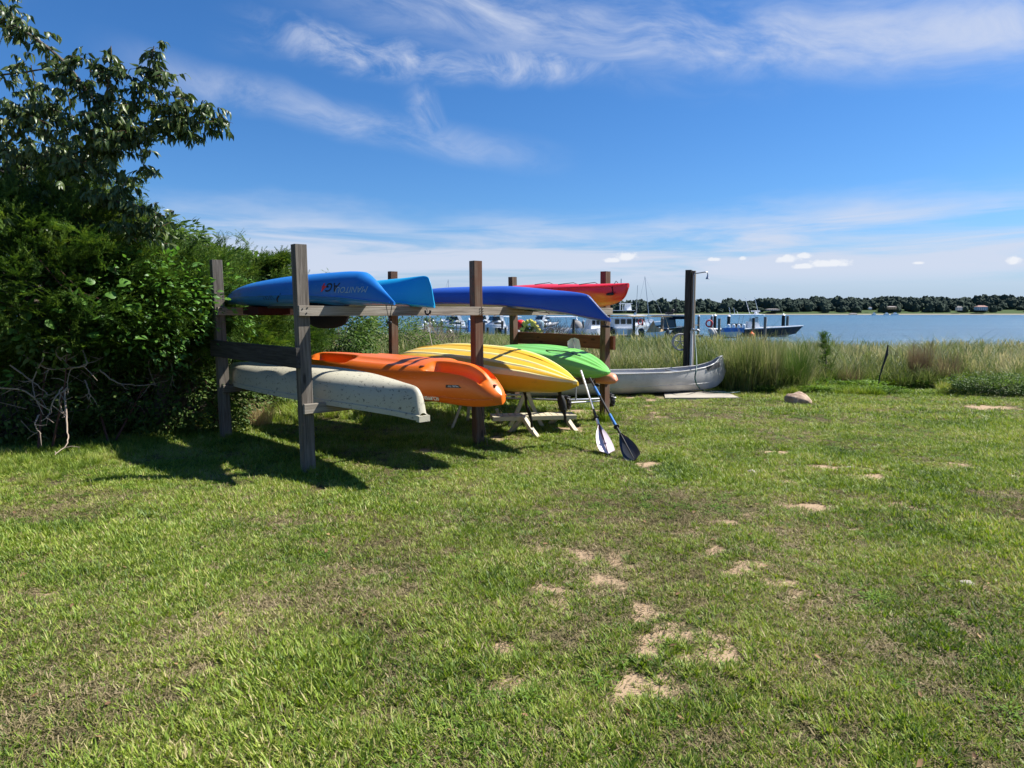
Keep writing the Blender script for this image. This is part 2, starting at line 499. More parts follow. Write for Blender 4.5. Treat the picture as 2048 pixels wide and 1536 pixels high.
def empty(name, loc, rz=0.0):
    e = bpy.data.objects.new(name, None); COL.objects.link(e)
    e.location = loc; e.rotation_euler = (0, 0, rz); e.empty_display_size = .2
    return e

def thing(name, loc, rz, label, cat, group=None):
    return tag(empty(name, loc, rz), label, cat, group)

def kids(o): return [c for c in bpy.data.objects if c.parent == o]

def copy_tree(o, loc=None, rz=None, label=None, parent=None):
    c = o.copy(); COL.objects.link(c)
    if parent is not None: c.parent = parent
    for ch in kids(o): copy_tree(ch, parent=c)
    if loc is not None: c.location = loc
    if rz is not None: c.rotation_euler = (0, 0, rz)
    if label: c['label'] = label
    return c

def beam(name, p0, p1, w, h, m, parent, upv=(0, 0, 1), bev=.004, seed=0):
    """timber from p0 to p1 (in the parent's frame): w across, h along upv; grain runs along its own x"""
    p0, p1 = Vector(p0), Vector(p1)
    x = (p1 - p0); L = x.length; x.normalize()
    z = Vector(upv); z = (z - x * z.dot(x)).normalized(); y = z.cross(x)
    mb = MB(); n = max(2, int(L / .35)); rr = random.Random(seed + 5)
    rings = []
    b = bev
    for i in range(n + 1):
        X = L * i / n
        wy, wz = (rr.random() - .5) * .004, (rr.random() - .5) * .004
        k = 0.0
        if i in (0, n): k = 0.0
        hw, hh = w / 2, h / 2
        rings.append([(X, sy * (hw - (b if c else 0)) + wy, sz * (hh - (0 if c else b)) + wz)
                      for sy, sz, c in ((-1, -1, 1), (1, -1, 1), (1, -1, 0), (1, 1, 0), (1, 1, 1), (-1, 1, 1), (-1, 1, 0), (-1, -1, 0))])
    mb.loft([[Vector(q) for q in r_][::-1] for r_ in rings])
    o = mb.build(name, m, parent)
    mx = Matrix((x, y, z)).transposed().to_4x4(); mx.translation = p0
    o.matrix_local = mx
    return o

def np_mesh(name, V, F, mats, tone=None, smooth_=False, mi=None):
    """mesh from arrays; F is (n,3) or (n,4)"""
    me = bpy.data.meshes.new(name)
    V = np.asarray(V, dtype=np.float32); F = np.asarray(F, dtype=np.int32)
    k = F.shape[1]
    me.vertices.add(len(V)); me.vertices.foreach_set('co', V.ravel())
    me.loops.add(F.size); me.loops.foreach_set('vertex_index', F.ravel())
    me.polygons.add(len(F)); me.polygons.foreach_set('loop_start', np.arange(len(F), dtype=np.int32) * k)
    if mi is not None: me.polygons.foreach_set('material_index', np.asarray(mi, dtype=np.int32))
    for x in (mats if isinstance(mats, (list, tuple)) else [mats]): me.materials.append(x)
    if tone is not None:
        a = me.attributes.new('tone', 'FLOAT', 'POINT'); a.data.foreach_set('value', np.asarray(tone, dtype=np.float32))
    if smooth_: me.polygons.foreach_set('use_smooth', np.ones(len(F), dtype=bool))
    me.update(calc_edges=True); me.validate()
    return me

def add_mesh(name, me, parent=None):
    o = bpy.data.objects.new(name, me); COL.objects.link(o)
    if parent is not None: o.parent = parent
    return o

def frames(ydir, spin):
    """rotation matrices whose y column follows ydir (N,3)"""
    y = ydir / np.linalg.norm(ydir, axis=1, keepdims=True)
    up = np.tile(np.array([0., 0., 1.]), (len(y), 1))
    x = np.cross(y, up); nx = np.linalg.norm(x, axis=1, keepdims=True)
    x = np.where(nx < 1e-3, np.array([1., 0., 0.]), x / np.maximum(nx, 1e-6))
    z = np.cross(x, y)
    c, s = np.cos(spin)[:, None], np.sin(spin)[:, None]
    x2 = x * c + z * s; z2 = z * c - x * s
    return np.stack([x2, y, z2], axis=2)

def merge(tv, tf, mats3, pos, scale):
    """copies of a template joined in arrays"""
    n = len(pos); k = len(tv)
    sc = np.asarray(scale)
    if sc.ndim == 1: sc = sc[:, None]
    V = np.einsum('nij,nkj->nki', mats3, tv[None] * sc[:, None, :]) + pos[:, None, :]
    F = (tf[None] + (np.arange(n) * k)[:, None, None]).reshape(-1, tf.shape[1])
    return V.reshape(-1, 3), F

def leaf_template(length=1.0, width=.36, droop=.25, fold=.12, seg=3):
    """curved folded leaf along +y, 2*seg quads"""
    vs, fs = [], []
    prof = [0.02, .85, 1.0, .62, .03] if seg == 4 else [0.03, 1.0, .78, .03]
    m = len(prof)
    for i, pw in enumerate(prof):
        t = i / (m - 1); y = length * t; z = -droop * t * t * length; w_ = width * length * .5 * pw
        vs += [(-w_, y, z + fold * w_), (0, y, z), (w_, y, z + fold * w_)]
    for i in range(m - 1):
        a = i * 3
        fs += [(a, a + 1, a + 4, a + 3), (a + 1, a + 2, a + 5, a + 4)]
    return np.array(vs), np.array(fs)

def blades(n, h, w, spread, lean, seed, seg=3, droop=.3, hvar=.35):
    """tuft of n grass blades: arrays of vertices, quads, tone"""
    r = np.random.default_rng(seed)
    V, F, T = [], [], []
    for i in range(n):
        a = r.uniform(0, 2 * PI); rad = spread * math.sqrt(r.uniform())
        bx, by = rad * math.cos(a), rad * math.sin(a)
        a2 = a + r.normal() * 1.0
        L = h * (1 + r.normal() * hvar * .6); L = max(L, h * .3)
        ln = lean * r.uniform(.35, 1.25)
        ww = w * r.uniform(.6, 1.3); side = np.array([-math.sin(a2), math.cos(a2), 0])
        tw = r.normal() * .5; side = side * math.cos(tw) + np.array([0, 0, 1]) * math.sin(tw) * .6
        tone = r.uniform()
        p = np.array([bx, by, -.004]); th = ln * .55
        base = len(V)
        for s_ in range(seg + 1):
            k = (1 - (s_ / seg) ** 1.7) * ww * .5 + ww * .03
            V.append(p - side * k); V.append(p + side * k); T += [tone, tone]
            st = L / seg
            p = p + np.array([math.cos(a2) * math.sin(th), math.sin(a2) * math.sin(th), math.cos(th)]) * st
            th += droop * (1.2 if s_ else .6)
        for s_ in range(seg):
            b = base + 2 * s_
            F.append((b, b + 1, b + 3, b + 2))
    return np.array(V), np.array(F), np.array(T)

PROTO = {}
def protos(key, meshes):
    c = bpy.data.collections.new('protos_' + key)
    for i, me in enumerate(meshes):
        o = bpy.data.objects.new('%s_%02d' % (key, i), me); c.objects.link(o)
    PROTO[key] = (c, len(meshes))
    return c

def scatter(name, key, pos, rot, scale, parent=None, pid=None):
    """one object whose geometry nodes put the clumps of a set on its points"""
    c, n = PROTO[key]
    N = len(pos)
    me = bpy.data.meshes.new(name)
    me.vertices.add(N); me.vertices.foreach_set('co', np.asarray(pos, dtype=np.float32).ravel())
    a = me.attributes.new('rot', 'FLOAT_VECTOR', 'POINT'); a.data.foreach_set('vector', np.asarray(rot, dtype=np.float32).ravel())
    sc = np.asarray(scale, dtype=np.float32)
    if sc.ndim == 1: sc = np.repeat(sc[:, None], 3, axis=1)
    a = me.attributes.new('sca', 'FLOAT_VECTOR', 'POINT'); a.data.foreach_set('vector', sc.ravel())
    a = me.attributes.new('pid', 'INT', 'POINT')
    a.data.foreach_set('value', (rng.integers(0, n, N) if pid is None else pid).astype(np.int32))
    me.update()
    o = bpy.data.objects.new(name, me); COL.objects.link(o)
    if parent is not None: o.parent = parent
    g = bpy.data.node_groups.new(name + '_scatter', 'GeometryNodeTree')
    g.interface.new_socket('Geometry', in_out='INPUT', socket_type='NodeSocketGeometry')
    g.interface.new_socket('Geometry', in_out='OUTPUT', socket_type='NodeSocketGeometry')
    gi = g.nodes.new('NodeGroupInput'); go = g.nodes.new('NodeGroupOutput')
    ip = g.nodes.new('GeometryNodeInstanceOnPoints'); ci = g.nodes.new('GeometryNodeCollectionInfo')
    ci.inputs['Collection'].default_value = c
    ci.inputs['Separate Children'].default_value = True; ci.inputs['Reset Children'].default_value = True
    def attr(nm, ty):
        x = g.nodes.new('GeometryNodeInputNamedAttribute'); x.data_type = ty; x.inputs['Name'].default_value = nm
        return x.outputs['Attribute']
    L = g.links.new
    L(gi.outputs[0], ip.inputs['Points']); L(ci.outputs[0], ip.inputs['Instance'])
    ip.inputs['Pick Instance'].default_value = True
    L(attr('pid', 'INT'), ip.inputs['Instance Index'])
    e2r = g.nodes.new('FunctionNodeEulerToRotation')
    L(attr('rot', 'FLOAT_VECTOR'), e2r.inputs[0]); L(e2r.outputs[0], ip.inputs['Rotation'])
    L(attr('sca', 'FLOAT_VECTOR'), ip.inputs['Scale'])
    L(ip.outputs[0], go.inputs[0])
    md = o.modifiers.new('scatter', 'NODES'); md.node_group = g
    return o

# vectorised value noise
def vnoise(x, y, s=1.0, seed=0, oct_=4):
    x = np.asarray(x, float); y = np.asarray(y, float); out = np.zeros(np.broadcast(x, y).shape); amp = 1.0; tot = 0.0
    for o in range(oct_):
        X, Y = x * s + seed * 17.3 + o * 5.1, y * s + seed * 9.7 + o * 3.3
        xi, yi = np.floor(X), np.floor(Y); fx, fy = X - xi, Y - yi
        fx, fy = fx * fx * (3 - 2 * fx), fy * fy * (3 - 2 * fy)
        h = lambda a, b: np.modf(np.abs(np.sin(a * 127.1 + b * 311.7 + seed * 13.7) * 43758.5453))[0]
        v = (h(xi, yi) * (1 - fx) + h(xi + 1, yi) * fx) * (1 - fy) + (h(xi, yi + 1) * (1 - fx) + h(xi + 1, yi + 1) * fx) * fy
        out += v * amp; tot += amp; amp *= .5; s *= 2.03
    return out / tot

# ------------------------------------------------------------------ ground
WATER_Z = -1.5
BARE_PX = [(1105, 1185, 40, 17), (1205, 1162, 48, 10), (1268, 1212, 26, 20), (1300, 1226, 40, 9), (1165, 1112, 30, 9), (1235, 1118, 15, 14),
 (1295, 1148, 12, 8), (1330, 1262, 40, 9), (1325, 1300, 22, 30), (1438, 1290, 36, 26), (1395, 1335, 30, 9), (1290, 1318, 42, 8), (1430, 1330, 20, 14),
 (1310, 1380, 60, 19), (1460, 1145, 26, 10), (1530, 1165, 18, 10), (745, 1400, 26, 14), (1000, 1362, 26, 10), (928, 1368, 14, 13),
 (990, 1350, 22, 12), (1500, 1382, 34, 6), (1430, 1478, 20, 10), (1090, 1525, 16, 10), (1230, 1530, 20, 10), (1372, 1065, 26, 5), (1430, 1100, 20, 6),
 (1670, 936, 36, 3), (1748, 940, 14, 5), (1742, 955, 16, 7), (1600, 1012, 40, 6), (1625, 1020, 30, 5), (1925, 933, 24, 3), (1985, 816, 40, 4), (1560, 940, 24, 3),
 (1820, 1012, 20, 4), (1930, 1165, 22, 10), (1918, 1090, 22, 5), (2030, 1030, 18, 5), (1590, 965, 30, 3), (2005, 955, 20, 3), (1840, 1022, 20, 4),
 (1060, 1055, 30, 4), (1088, 1098, 20, 5), (1000, 1300, 20, 8), (1150, 1350, 22, 8), (80, 1190, 26, 8), (420, 1330, 30, 8), (160, 1220, 20, 6), (640, 1280, 18, 7),
 (1590, 1180, 30, 8), (1430, 1040, 26, 4), (1500, 1030, 24, 4), (1550, 905, 22, 2.5), (1700, 1055, 26, 5), (860, 905, 18, 3), (720, 985, 16, 3), (1150, 860, 22, 4), (1000, 878, 30, 4)]
BARE = []
for px, py, rx, ry in BARE_PX:
    c = G(px, py); a = G(px + rx, py) - c; b = G(px, py + ry) - c
    BARE.append((c.x, c.y, abs(a.x), abs(b.y)))

def bareness(x, y):
    """0 grass .. 1 bare sand"""
    x = np.asarray(x, float); y = np.asarray(y, float)
    wx = x + (vnoise(x, y, 7, 3) - .5) * .42; wy = y + (vnoise(x, y, 7, 4) - .5) * .42
    b = np.zeros(x.shape)
    for cx, cy, rx, ry in BARE:
        q = np.sqrt(((wx - cx) / rx) ** 2 + ((wy - cy) / ry) ** 2)
        b = np.maximum(b, np.clip(1.5 - q * .76, 0, 1))
    worn = np.clip((vnoise(x, y, .5, 11, 3) - .46) * 4, 0, 1) * np.clip((x + 1.5) / 3, 0.25, 1)
    sp = np.clip((vnoise(x, y, 3.4, 21, 3) - .53) * 5, 0, 1) * worn * .85
    return np.clip(np.maximum(b, sp), 0, 1)

def yshore(x):
    t = np.clip((8 - np.asarray(x, float)) / 16, 0, 1); t = t * t * (3 - 2 * t)
    return 27 + 33 * t

def ground_z(x, y):
    x = np.asarray(x, float); y = np.asarray(y, float)
    z = (vnoise(x, y, .35, 5, 2) - .5) * .05 * np.clip((y - 2) / 6, 0, 1)
    z = z + (vnoise(x, y, 1.6, 6, 2) - .5) * .022
    z = z - np.clip(y - 13.5, 0, 100) * .026
    ys = yshore(x)
    z = np.where(y > ys, z - (y - ys) * .35, z)
    return z

def axis(lo, hi, a, b, fine, far):
    v = list(np.arange(a, b + 1e-6, fine)); s = fine
    q = v[-1]
    while q < hi: s = min(s * 1.18, far); q += s; v.append(q)
    s = fine; q = v[0]
    while q > lo: s = min(s * 1.18, far); q -= s; v.insert(0, q)
    return np.array(v)

gx = axis(-400, 400, -7, 8.5, .06, 25); gy = axis(-150, 100, 1.6, 14, .055, 3)
gy = gy[gy < 75]
X, Y = np.meshgrid(gx, gy)
Z = ground_z(X, Y)
V = np.stack([X.ravel(), Y.ravel(), Z.ravel()], 1)
nx_, ny_ = len(gx), len(gy)
i, j = np.meshgrid(np.arange(nx_ - 1), np.arange(ny_ - 1)); a = (j * nx_ + i).ravel()
F = np.stack([a, a + 1, a + nx_ + 1, a + nx_], 1)
me = np_mesh('ground', V, F, M['ground'], smooth_=True)
at = me.attributes.new('bare', 'FLOAT', 'POINT')
Bv = bareness(X, Y).ravel(); Bv = np.where(Y.ravel() > 14.5, 0.15, Bv)
at.data.foreach_set('value', Bv.astype(np.float32))
ground = add_mesh('ground', me)
tag(ground, 'lawn ground with thatch and bare sandy patches, sloping to the shore', kind='structure')

mb = MB(); mb.add([(-9000, -600, WATER_Z), (9000, -600, WATER_Z), (9000, 9000, WATER_Z), (-9000, 9000, WATER_Z)], [(0, 1, 2, 3)])
tag(mb.build('water', M['water']), 'blue rippled bay water', kind='structure')

# far shore: a low wooded rise across the bay
def far_h(x):
    return 5.5 + 4.5 * vnoise(x, x * 0, .004, 31, 3) + np.clip((x - 300) / 500, 0, 1) * 3.5
FY = 900.0
xs = np.linspace(-2200, 2200, 200); rows = []
for dy_, hf in ((-14, -2.0), (0, -1.2), (14, .1), (40, .45), (110, 1.0), (300, 1.25), (700, 1.0)):
    shore = 30 * (vnoise(xs, xs * 0, .006, 41, 3) - .5)
    zz = np.where(hf < 0, WATER_Z + (hf + 1.4), WATER_Z + .4 + far_h(xs) * hf)
    rows.append(np.stack([xs, FY + dy_ + shore, zz], 1))
V = np.concatenate(rows); n = len(xs)
i, j = np.meshgrid(np.arange(n - 1), np.arange(len(rows) - 1)); a = (j * n + i).ravel()
F = np.stack([a, a + 1, a + n + 1, a + n], 1); mi = (j.ravel() >= 2).astype(int)
M['far_grass'] = flat('far lawns', (.055, .085, .035), 0.95, spec=.05)
tag(add_mesh('far_shore', np_mesh('far_shore', V, F, [M['sand'], M['far_grass']], smooth_=True, mi=mi)),
    'low far shore with a strip of pale beach', kind='structure')

def crown_mesh(seed):
    r = random.Random(seed); mb = MB(); me = bpy.data.meshes.new('crown')
    import bmesh
    bm = bmesh.new(); bmesh.ops.create_icosphere(bm, subdivisions=3, radius=1.0)
    from mathutils import noise as mn
    for v in bm.verts:
        p = v.co.copy(); q = p * 2.1 + Vector((seed * 9.1, 0, 0))
        k = 1 + .38 * mn.noise(q) + .22 * mn.noise(q * 2.3) + .16 * mn.noise(q * 5.1)
        v.co = Vector((p.x * k, p.y * k, p.z * k * .95 + .35))
    bm.to_mesh(me); bm.free(); me.materials.append(M['far_tree'])
    return me
protos('crown', [crown_mesh(s_) for s_ in range(6)])
N = 5200
X = rng.uniform(-1500, 1500, N); D = rng.uniform(0, 1, N) ** 1.2 * 300
sh = 30 * (vnoise(X, X * 0, .006, 41, 3) - .5)
clear = vnoise(X, X * 0, .012, 51, 3)
D = np.where((clear > .66) & (D < 34), D + 34, D)
Yf = FY + 28 + D + sh
hf = np.interp(D, (0, 12, 82, 272), (.1, .45, 1.0, 1.25))
Zf = WATER_Z + .4 + far_h(X) * hf
rad = rng.uniform(3.0, 7.2, N); hh = rad * rng.uniform(.7, 1.35, N) * (1 + .3 * vnoise(X, X * 0, .02, 61))
Zf = Zf + hh * .35
tag(scatter('woodland', 'crown', np.stack([X, Yf, Zf], 1), np.stack([X * 0, X * 0, rng.uniform(0, 6.28, N)], 1),
        np.stack([rad, rad, hh], 1)), 'dark green woods along the far shore', kind='stuff')

# ------------------------------------------------------------------ lawn grass (nobody could count it)
def tuft_me(i, n, h, w_, spread, lean, m, seg=3, droop=.3, k=1.0):
    V, F, T = blades(n, h, w_, spread, lean, 100 + i, seg, droop)
    return np_mesh('tuft', V, F, M[m], tone=T * k)
protos('lawn', [tuft_me(i, 28, .039, .0067, .050, 1.95, 'lawn_blade', 2, .22) for i in range(5)]
       + [tuft_me(20 + i, 16, .056, .0090, .02, 2.05, 'lawn_blade', 3, .12) for i in range(4)])
# candidate points in the part of the lawn near the photograph's view, denser close by
def lawn_points(n, y0, y1):
    y = y0 + (y1 - y0) * rng.uniform(0, 1, n) ** .8
    x = rng.uniform(-1, 1, n) * (y * .80 + .9)
    return x, y
parts_ = [lawn_points(54000, 1.6, 5.0), lawn_points(88000, 5.0, 10.0), lawn_points(54000, 10.0, 15.2)]
x = np.concatenate([p[0] for p in parts_]); y = np.concatenate([p[1] for p in parts_])
b = bareness(x, y)
thin = vnoise(x, y, 1.1, 77, 4)
fine_ = vnoise(x, y, 6.0, 78, 2)
keep = rng.uniform(0, 1, len(x)) < np.clip(1.25 - 1.55 * b, 0.07, 1) * np.clip(.50 + 1.5 * (thin - .34) + 1.7 * (fine_ - .48), .16, 1)
keep &= ~((x > 2.72) & (x < 4.35) & (y > 12.5) & (y < 13.85))
x, y, thin, b = x[keep], y[keep], thin[keep], b[keep]
z = ground_z(x, y)
big = np.clip((thin - .35) * 2, 0, 1)
s_ = rng.uniform(.65, 1.15, len(x)) * (.78 + .45 * big) * np.clip(1 - .35 * b, .5, 1) * np.where(y > 10, 1.25, 1)
pid = np.where(rng.uniform(0, 1, len(x)) < .32 + .25 * big, rng.integers(5, 9, len(x)), rng.integers(0, 5, len(x)))
rot = np.stack([rng.normal(0, .12, len(x)), rng.normal(0, .12, len(x)), rng.uniform(0, 6.28, len(x))], 1)
tag(scatter('lawn_grass', 'lawn', np.stack([x, y, z], 1), rot, s_, pid=pid), 'short mixed green and straw grass of the lawn', kind='stuff')

# broad-leaved weeds and fallen leaves in the lawn
x, y = lawn_points(2600, 1.6, 13.5); k2 = (vnoise(x, y, .8, 131) > .5) & (bareness(x, y) < .3) & ~((x > 2.72) & (x < 4.35) & (y > 12.5)); x, y = x[k2], y[k2]
x0_, y0_ = x, y
LAWN_WEED = (x, y)
# dry thatch and clippings lying between the tufts
def thatch_me(i):
    r = np.random.default_rng(900 + i); V, F, T = [], [], []
    for s_ in range(34):
        a = r.uniform(0, 6.28); c = r.uniform(-.07, .07, 2); L = r.uniform(.008, .030); w_ = r.uniform(.0010, .0026); d = np.array([math.cos(a), math.sin(a)]); q = np.array([-d[1], d[0]])
        z0, z1 = r.uniform(.002, .010), r.uniform(.002, .022); b = len(V); p0 = c - d * L / 2; p1 = c + d * L / 2
        V += [(*(p0 - q * w_), z0), (*(p0 + q * w_), z0 + .001), (*(p1 + q * w_ * .5), z1), (*(p1 - q * w_ * .5), z1)]; F.append((b, b + 1, b + 2, b + 3)); T += [r.uniform()] * 4
    return np_mesh('thatch', np.array(V), np.array(F), M['thatch'], tone=np.array(T))
protos('thatch', [thatch_me(i) for i in range(6)])
parts_ = [lawn_points(18000, 1.6, 6.0), lawn_points(18000, 6.0, 14.0)]
x = np.concatenate([p[0] for p in parts_]); y = np.concatenate([p[1] for p in parts_]); b = bareness(x, y)
k2 = (rng.uniform(0, 1, len(x)) < 1.0 - 1.1 * b) & ~((x > 2.72) & (x < 4.35) & (y > 12.5) & (y < 13.85)); x, y = x[k2], y[k2]
tag(scatter('thatch', 'thatch', np.stack([x, y, ground_z(x, y)], 1), np.stack([x * 0, x * 0, rng.uniform(0, 6.28, len(x))], 1), rng.uniform(.8, 1.4, len(x))),
    'dry clippings and thatch lying between the grass tufts', kind='stuff')

# ------------------------------------------------------------------ dune grass
def dune_me(i, n, h, w_, spread, lean, m='dune_blade'):
    V, F, T = blades(n, h, w_, spread, lean, 300 + i, 4, .24, .4)
    return np_mesh('dune_tuft', V, F, M[m], tone=T)
def seed_me(i):
    """stems with a narrow straw-coloured head"""
    r = np.random.default_rng(400 + i); V, F, T = [], [], []
    for s_ in range(10):
        a = r.uniform(0, 6.28); bx, by = r.normal(0, .12, 2); h = r.uniform(.85, 1.15); ln = r.uniform(.05, .22)
        dx_, dy_ = math.cos(a) * ln, math.sin(a) * ln
        def P(t, k): return (bx + dx_ * t * t + k, by + dy_ * t * t, h * t)
        base = len(V)
        ws = ((0, .003), (.75, .002), (.78, .008), (.90, .012), (1.0, .001))
        for t, w_ in ws: V += [P(t, -w_), P(t, w_)]; T += [1.0 if t > .7 else .6] * 2
        F += [(base + 2 * q, base + 2 * q + 1, base + 2 * q + 3, base + 2 * q + 2) for q in range(len(ws) - 1)]
    return np_mesh('seed_stems', np.array(V), np.array(F), M['dune_blade'], tone=np.array(T))
protos('dune', [dune_me(i, 36, 1.0, .013, .17, .55) for i in range(5)] + [seed_me(i) for i in range(3)])
n = 26000
y = 13.4 + 44 * rng.uniform(0, 1, n) ** 1.35
x = rng.uniform(-1, 1, n) * (y * .84 + 1) 
front = 13.55 + (vnoise(x, y * 0, .6, 91, 3) - .5) * .7
front = np.where(x > 5.6, front + .75 * np.clip((x - 5.6) / 1.0, 0, 1), front)
front = np.where(x < 4.45, front + 1.0, front)
front = np.where(x < -3.2, 19 + (-3.2 - x) * 2, front)
keep = (y > front) & (y < yshore(x) + .5)
x, y = x[keep], y[keep]
z = ground_z(x, y)
hs_ = .60 + .50 * vnoise(x, y, .55, 95, 3) + rng.normal(0, .09, len(x))
hs_ = hs_ * np.where(x > 8, .84, 1.0) * np.clip(.60 + (y - front[keep]) * .30, .60, 1)
pid = np.where(rng.uniform(0, 1, len(x)) < .15, rng.integers(5, 8, len(x)), rng.integers(0, 5, len(x)))
rot = np.stack([rng.normal(0, .07, len(x)), rng.normal(.06, .08, len(x)), rng.uniform(-1.0, 1.0, len(x)) + rng.choice([0, 3.14], len(x)) * 0 + rng.uniform(0, 6.28, len(x))], 1)
wd = np.where(y > 24, 1.8, 1.15)
tag(scatter('dune_grass', 'dune', np.stack([x, y, z], 1), rot, np.stack([hs_ * wd, hs_ * wd, hs_], 1), pid=pid),
    'tall green and straw dune grass between lawn and water', kind='stuff')

# low leafy weeds where the lawn meets the dune grass
tv, tf = leaf_template(.040, .40, .35, .15)
def weed_me(i):
    r = np.random.default_rng(500 + i); n = 130
    a = r.uniform(0, 6.28, n); rr = np.abs(r.normal(0, .11, n)); h = r.uniform(.01, .17, n)
    pos = np.stack([rr * np.cos(a), rr * np.sin(a), h], 1)
    d = np.stack([np.cos(a), np.sin(a), r.uniform(-.1, .9, n)], 1)
    V, F = merge(tv, tf, frames(d, r.normal(0, .5, n)), pos, r.uniform(.7, 1.7, n))
    return np_mesh('weed', V, F, M['weed'], tone=np.repeat(r.uniform(0, 1, n), len(tv)))
protos('weed', [weed_me(i) for i in range(5)])
n = 2300
x = np.concatenate([rng.uniform(5.6, 13.5, 1500), rng.uniform(4.9, 5.6, 130), rng.uniform(-4.5, -2.4, 150)])
y = np.concatenate([rng.uniform(13.2, 15.4, 1500) + .35 * vnoise(rng.uniform(0, 9, 1500), 0, 1, 3), rng.uniform(13.5, 14.1, 130), rng.uniform(11.3, 12.6, 150)])
keep = y < 13.35 + .45 * vnoise(x, y, 1.1, 5) + 1.5
x, y = x[keep], y[keep]
kk = vnoise(x, y, 1.4, 8) > .43; x, y = x[kk], y[kk]
tag(scatter('weeds', 'weed', np.stack([x, y, ground_z(x, y)], 1), np.stack([x * 0, x * 0, rng.uniform(0, 6.28, len(x))], 1),
            rng.uniform(.6, 1.35, len(x)) * np.where(y < 13.8, .7, 1.0 + np.clip(y - 13.9, 0, 1) * .4)), 'low bright green weeds at the edge of the dune grass', kind='stuff')
x, y = LAWN_WEED
tag(scatter('lawn_weeds', 'weed', np.stack([x, y, ground_z(x, y) - .004], 1), np.stack([x * 0, x * 0, rng.uniform(0, 6.28, len(x))], 1),
            np.stack([rng.uniform(.30, .5, len(x))] * 2 + [rng.uniform(.10, .2, len(x))], 1)), 'broad-leaved weeds growing in the lawn', kind='stuff')
M['dead_leaf'] = leafy('fallen leaf', [(.10, .05, .025), (.20, .11, .05), (.34, .22, .10)], .1, .8)
tvd, tfd = leaf_template(.05, .5, -.2, .35)
x, y = lawn_points(420, 1.7, 9.0); n = len(x); a = rng.uniform(0, 6.28, n)
V, F = merge(tvd, tfd, frames(np.stack([np.cos(a), np.sin(a), rng.uniform(-.15, .25, n)], 1), rng.normal(0, .4, n)), np.stack([x, y, ground_z(x, y) + .022], 1), rng.uniform(.35, .9, n))
tag(add_mesh('fallen_leaves', np_mesh('fallen_leaves', V, F, M['dead_leaf'], tone=np.repeat(rng.uniform(0, 1, n), len(tvd)))), 'dry brown leaves scattered over the lawn', kind='stuff')
pb = np.array([[c_.x, c_.y] for c_ in (G(617, 945), G(957, 890), G(1209, 843), G(453, 880), G(1031, 806))])
# longer unmown grass at the foot of the hedge and in the shade under the rack
protos('rough', [tuft_me(60 + i, 34, .17, .0055, .05, .55, 'lawn_blade', 3, .35) for i in range(5)])
x = np.concatenate([rng.uniform(-6.8, -4.3, 1500), rng.uniform(-4.6, -1.8, 900), rng.uniform(-2.0, .8, 300), rng.uniform(5.2, 13.5, 3600), np.repeat(pb[:, 0], 34) + rng.normal(0, .085, 170)])
y = np.concatenate([rng.uniform(6.1, 9.2, 1500), rng.uniform(9.6, 13.5, 900), rng.uniform(9.5, 12.5, 300), 13.15 + 2.6 * rng.uniform(0, 1, 3600) ** 1.3, np.repeat(pb[:, 1], 34) + rng.normal(0, .085, 170)])
k2 = ((y > 6.7 - (x + 4.3) * -.30) | (x > -4.6)) & (vnoise(x, y, 1.2, 66) > .42); k2[-170:] = True
x, y = x[k2], y[k2]
tag(scatter('rough_grass', 'rough', np.stack([x, y, ground_z(x, y)], 1), np.stack([rng.normal(0, .2, len(x)), rng.normal(0, .2, len(x)), rng.uniform(0, 6.28, len(x))], 1),
            rng.uniform(.5, 1.1, len(x)) * np.where(y > 13.3, 1.0 + np.clip(y - 13.4, 0, 2) * .9, np.where(y < 9.3, .62, 1))), 'longer uncut grass at the foot of the hedge and of the dune grass', kind='stuff')

# ------------------------------------------------------------------ kayak rack
FL, FM, FR = Vector((-2.05, 6.85, 0)), Vector((-.406, 8.25, 0)), Vector((1.352, 9.95, 0))
BL, BM_, BR = Vector((-3.60, 8.56, 0)), Vector((-1.86, 10.25, 0)), Vector((.03, 11.75, 0))
# correct for the true projection (the points were read off as base pixels)
FL = G(617, 945); FM = G(957, 890); FR = G(1209, 843); BL = G(453, 880); BM_ = G(789, 826); BR = G(1031, 806)
rack = thing('boat_rack', (0, 0, 0), 0, 'weathered timber rack of six square posts holding upturned kayaks in two tiers', 'rack')
def dirn(a, b): return (b - a).normalized()
U1, U2 = dirn(FL, FM), dirn(FM, FR)
PW = .098
def post(p, top, across, name='post', m='wood', lean=(0, 0), wa=PW, wb=.125):
    beam(name, (p.x, p.y, -.05), (p.x + lean[0], p.y + lean[1], top), wa, wb, M[m], rack, upv=across, bev=.006, seed=int(p.x * 100))
TOPS = {}
for k, (p, px, py, m, u) in {'FL': (FL, 597, 489, 'wood', U1), 'FM': (FM, 951, 522, 'wood_red', U1), 'FR': (FR, 1211, 543, 'wood_red', U2),
                      'BL': (BL, 431, 520, 'wood', U1), 'BM': (BM_, 785, 543, 'wood_red', U1), 'BR': (BR, 1025, 554, 'wood_red', U2)}.items():
    d = ray(px, py); Yt = p.y
    t = Q(px, py, Yt)
    TOPS[k] = t
    post(p, t.z, u, m=m, lean=(t.x - p.x, 0))
def at_z(k, p, z):
    t = TOPS[k]; f = z / t.z
    return Vector((p.x + (t.x - p.x) * f, p.y, z))
def outn(u): return Vector((u.y, -u.x, 0))          # towards the camera's right, out of the front face
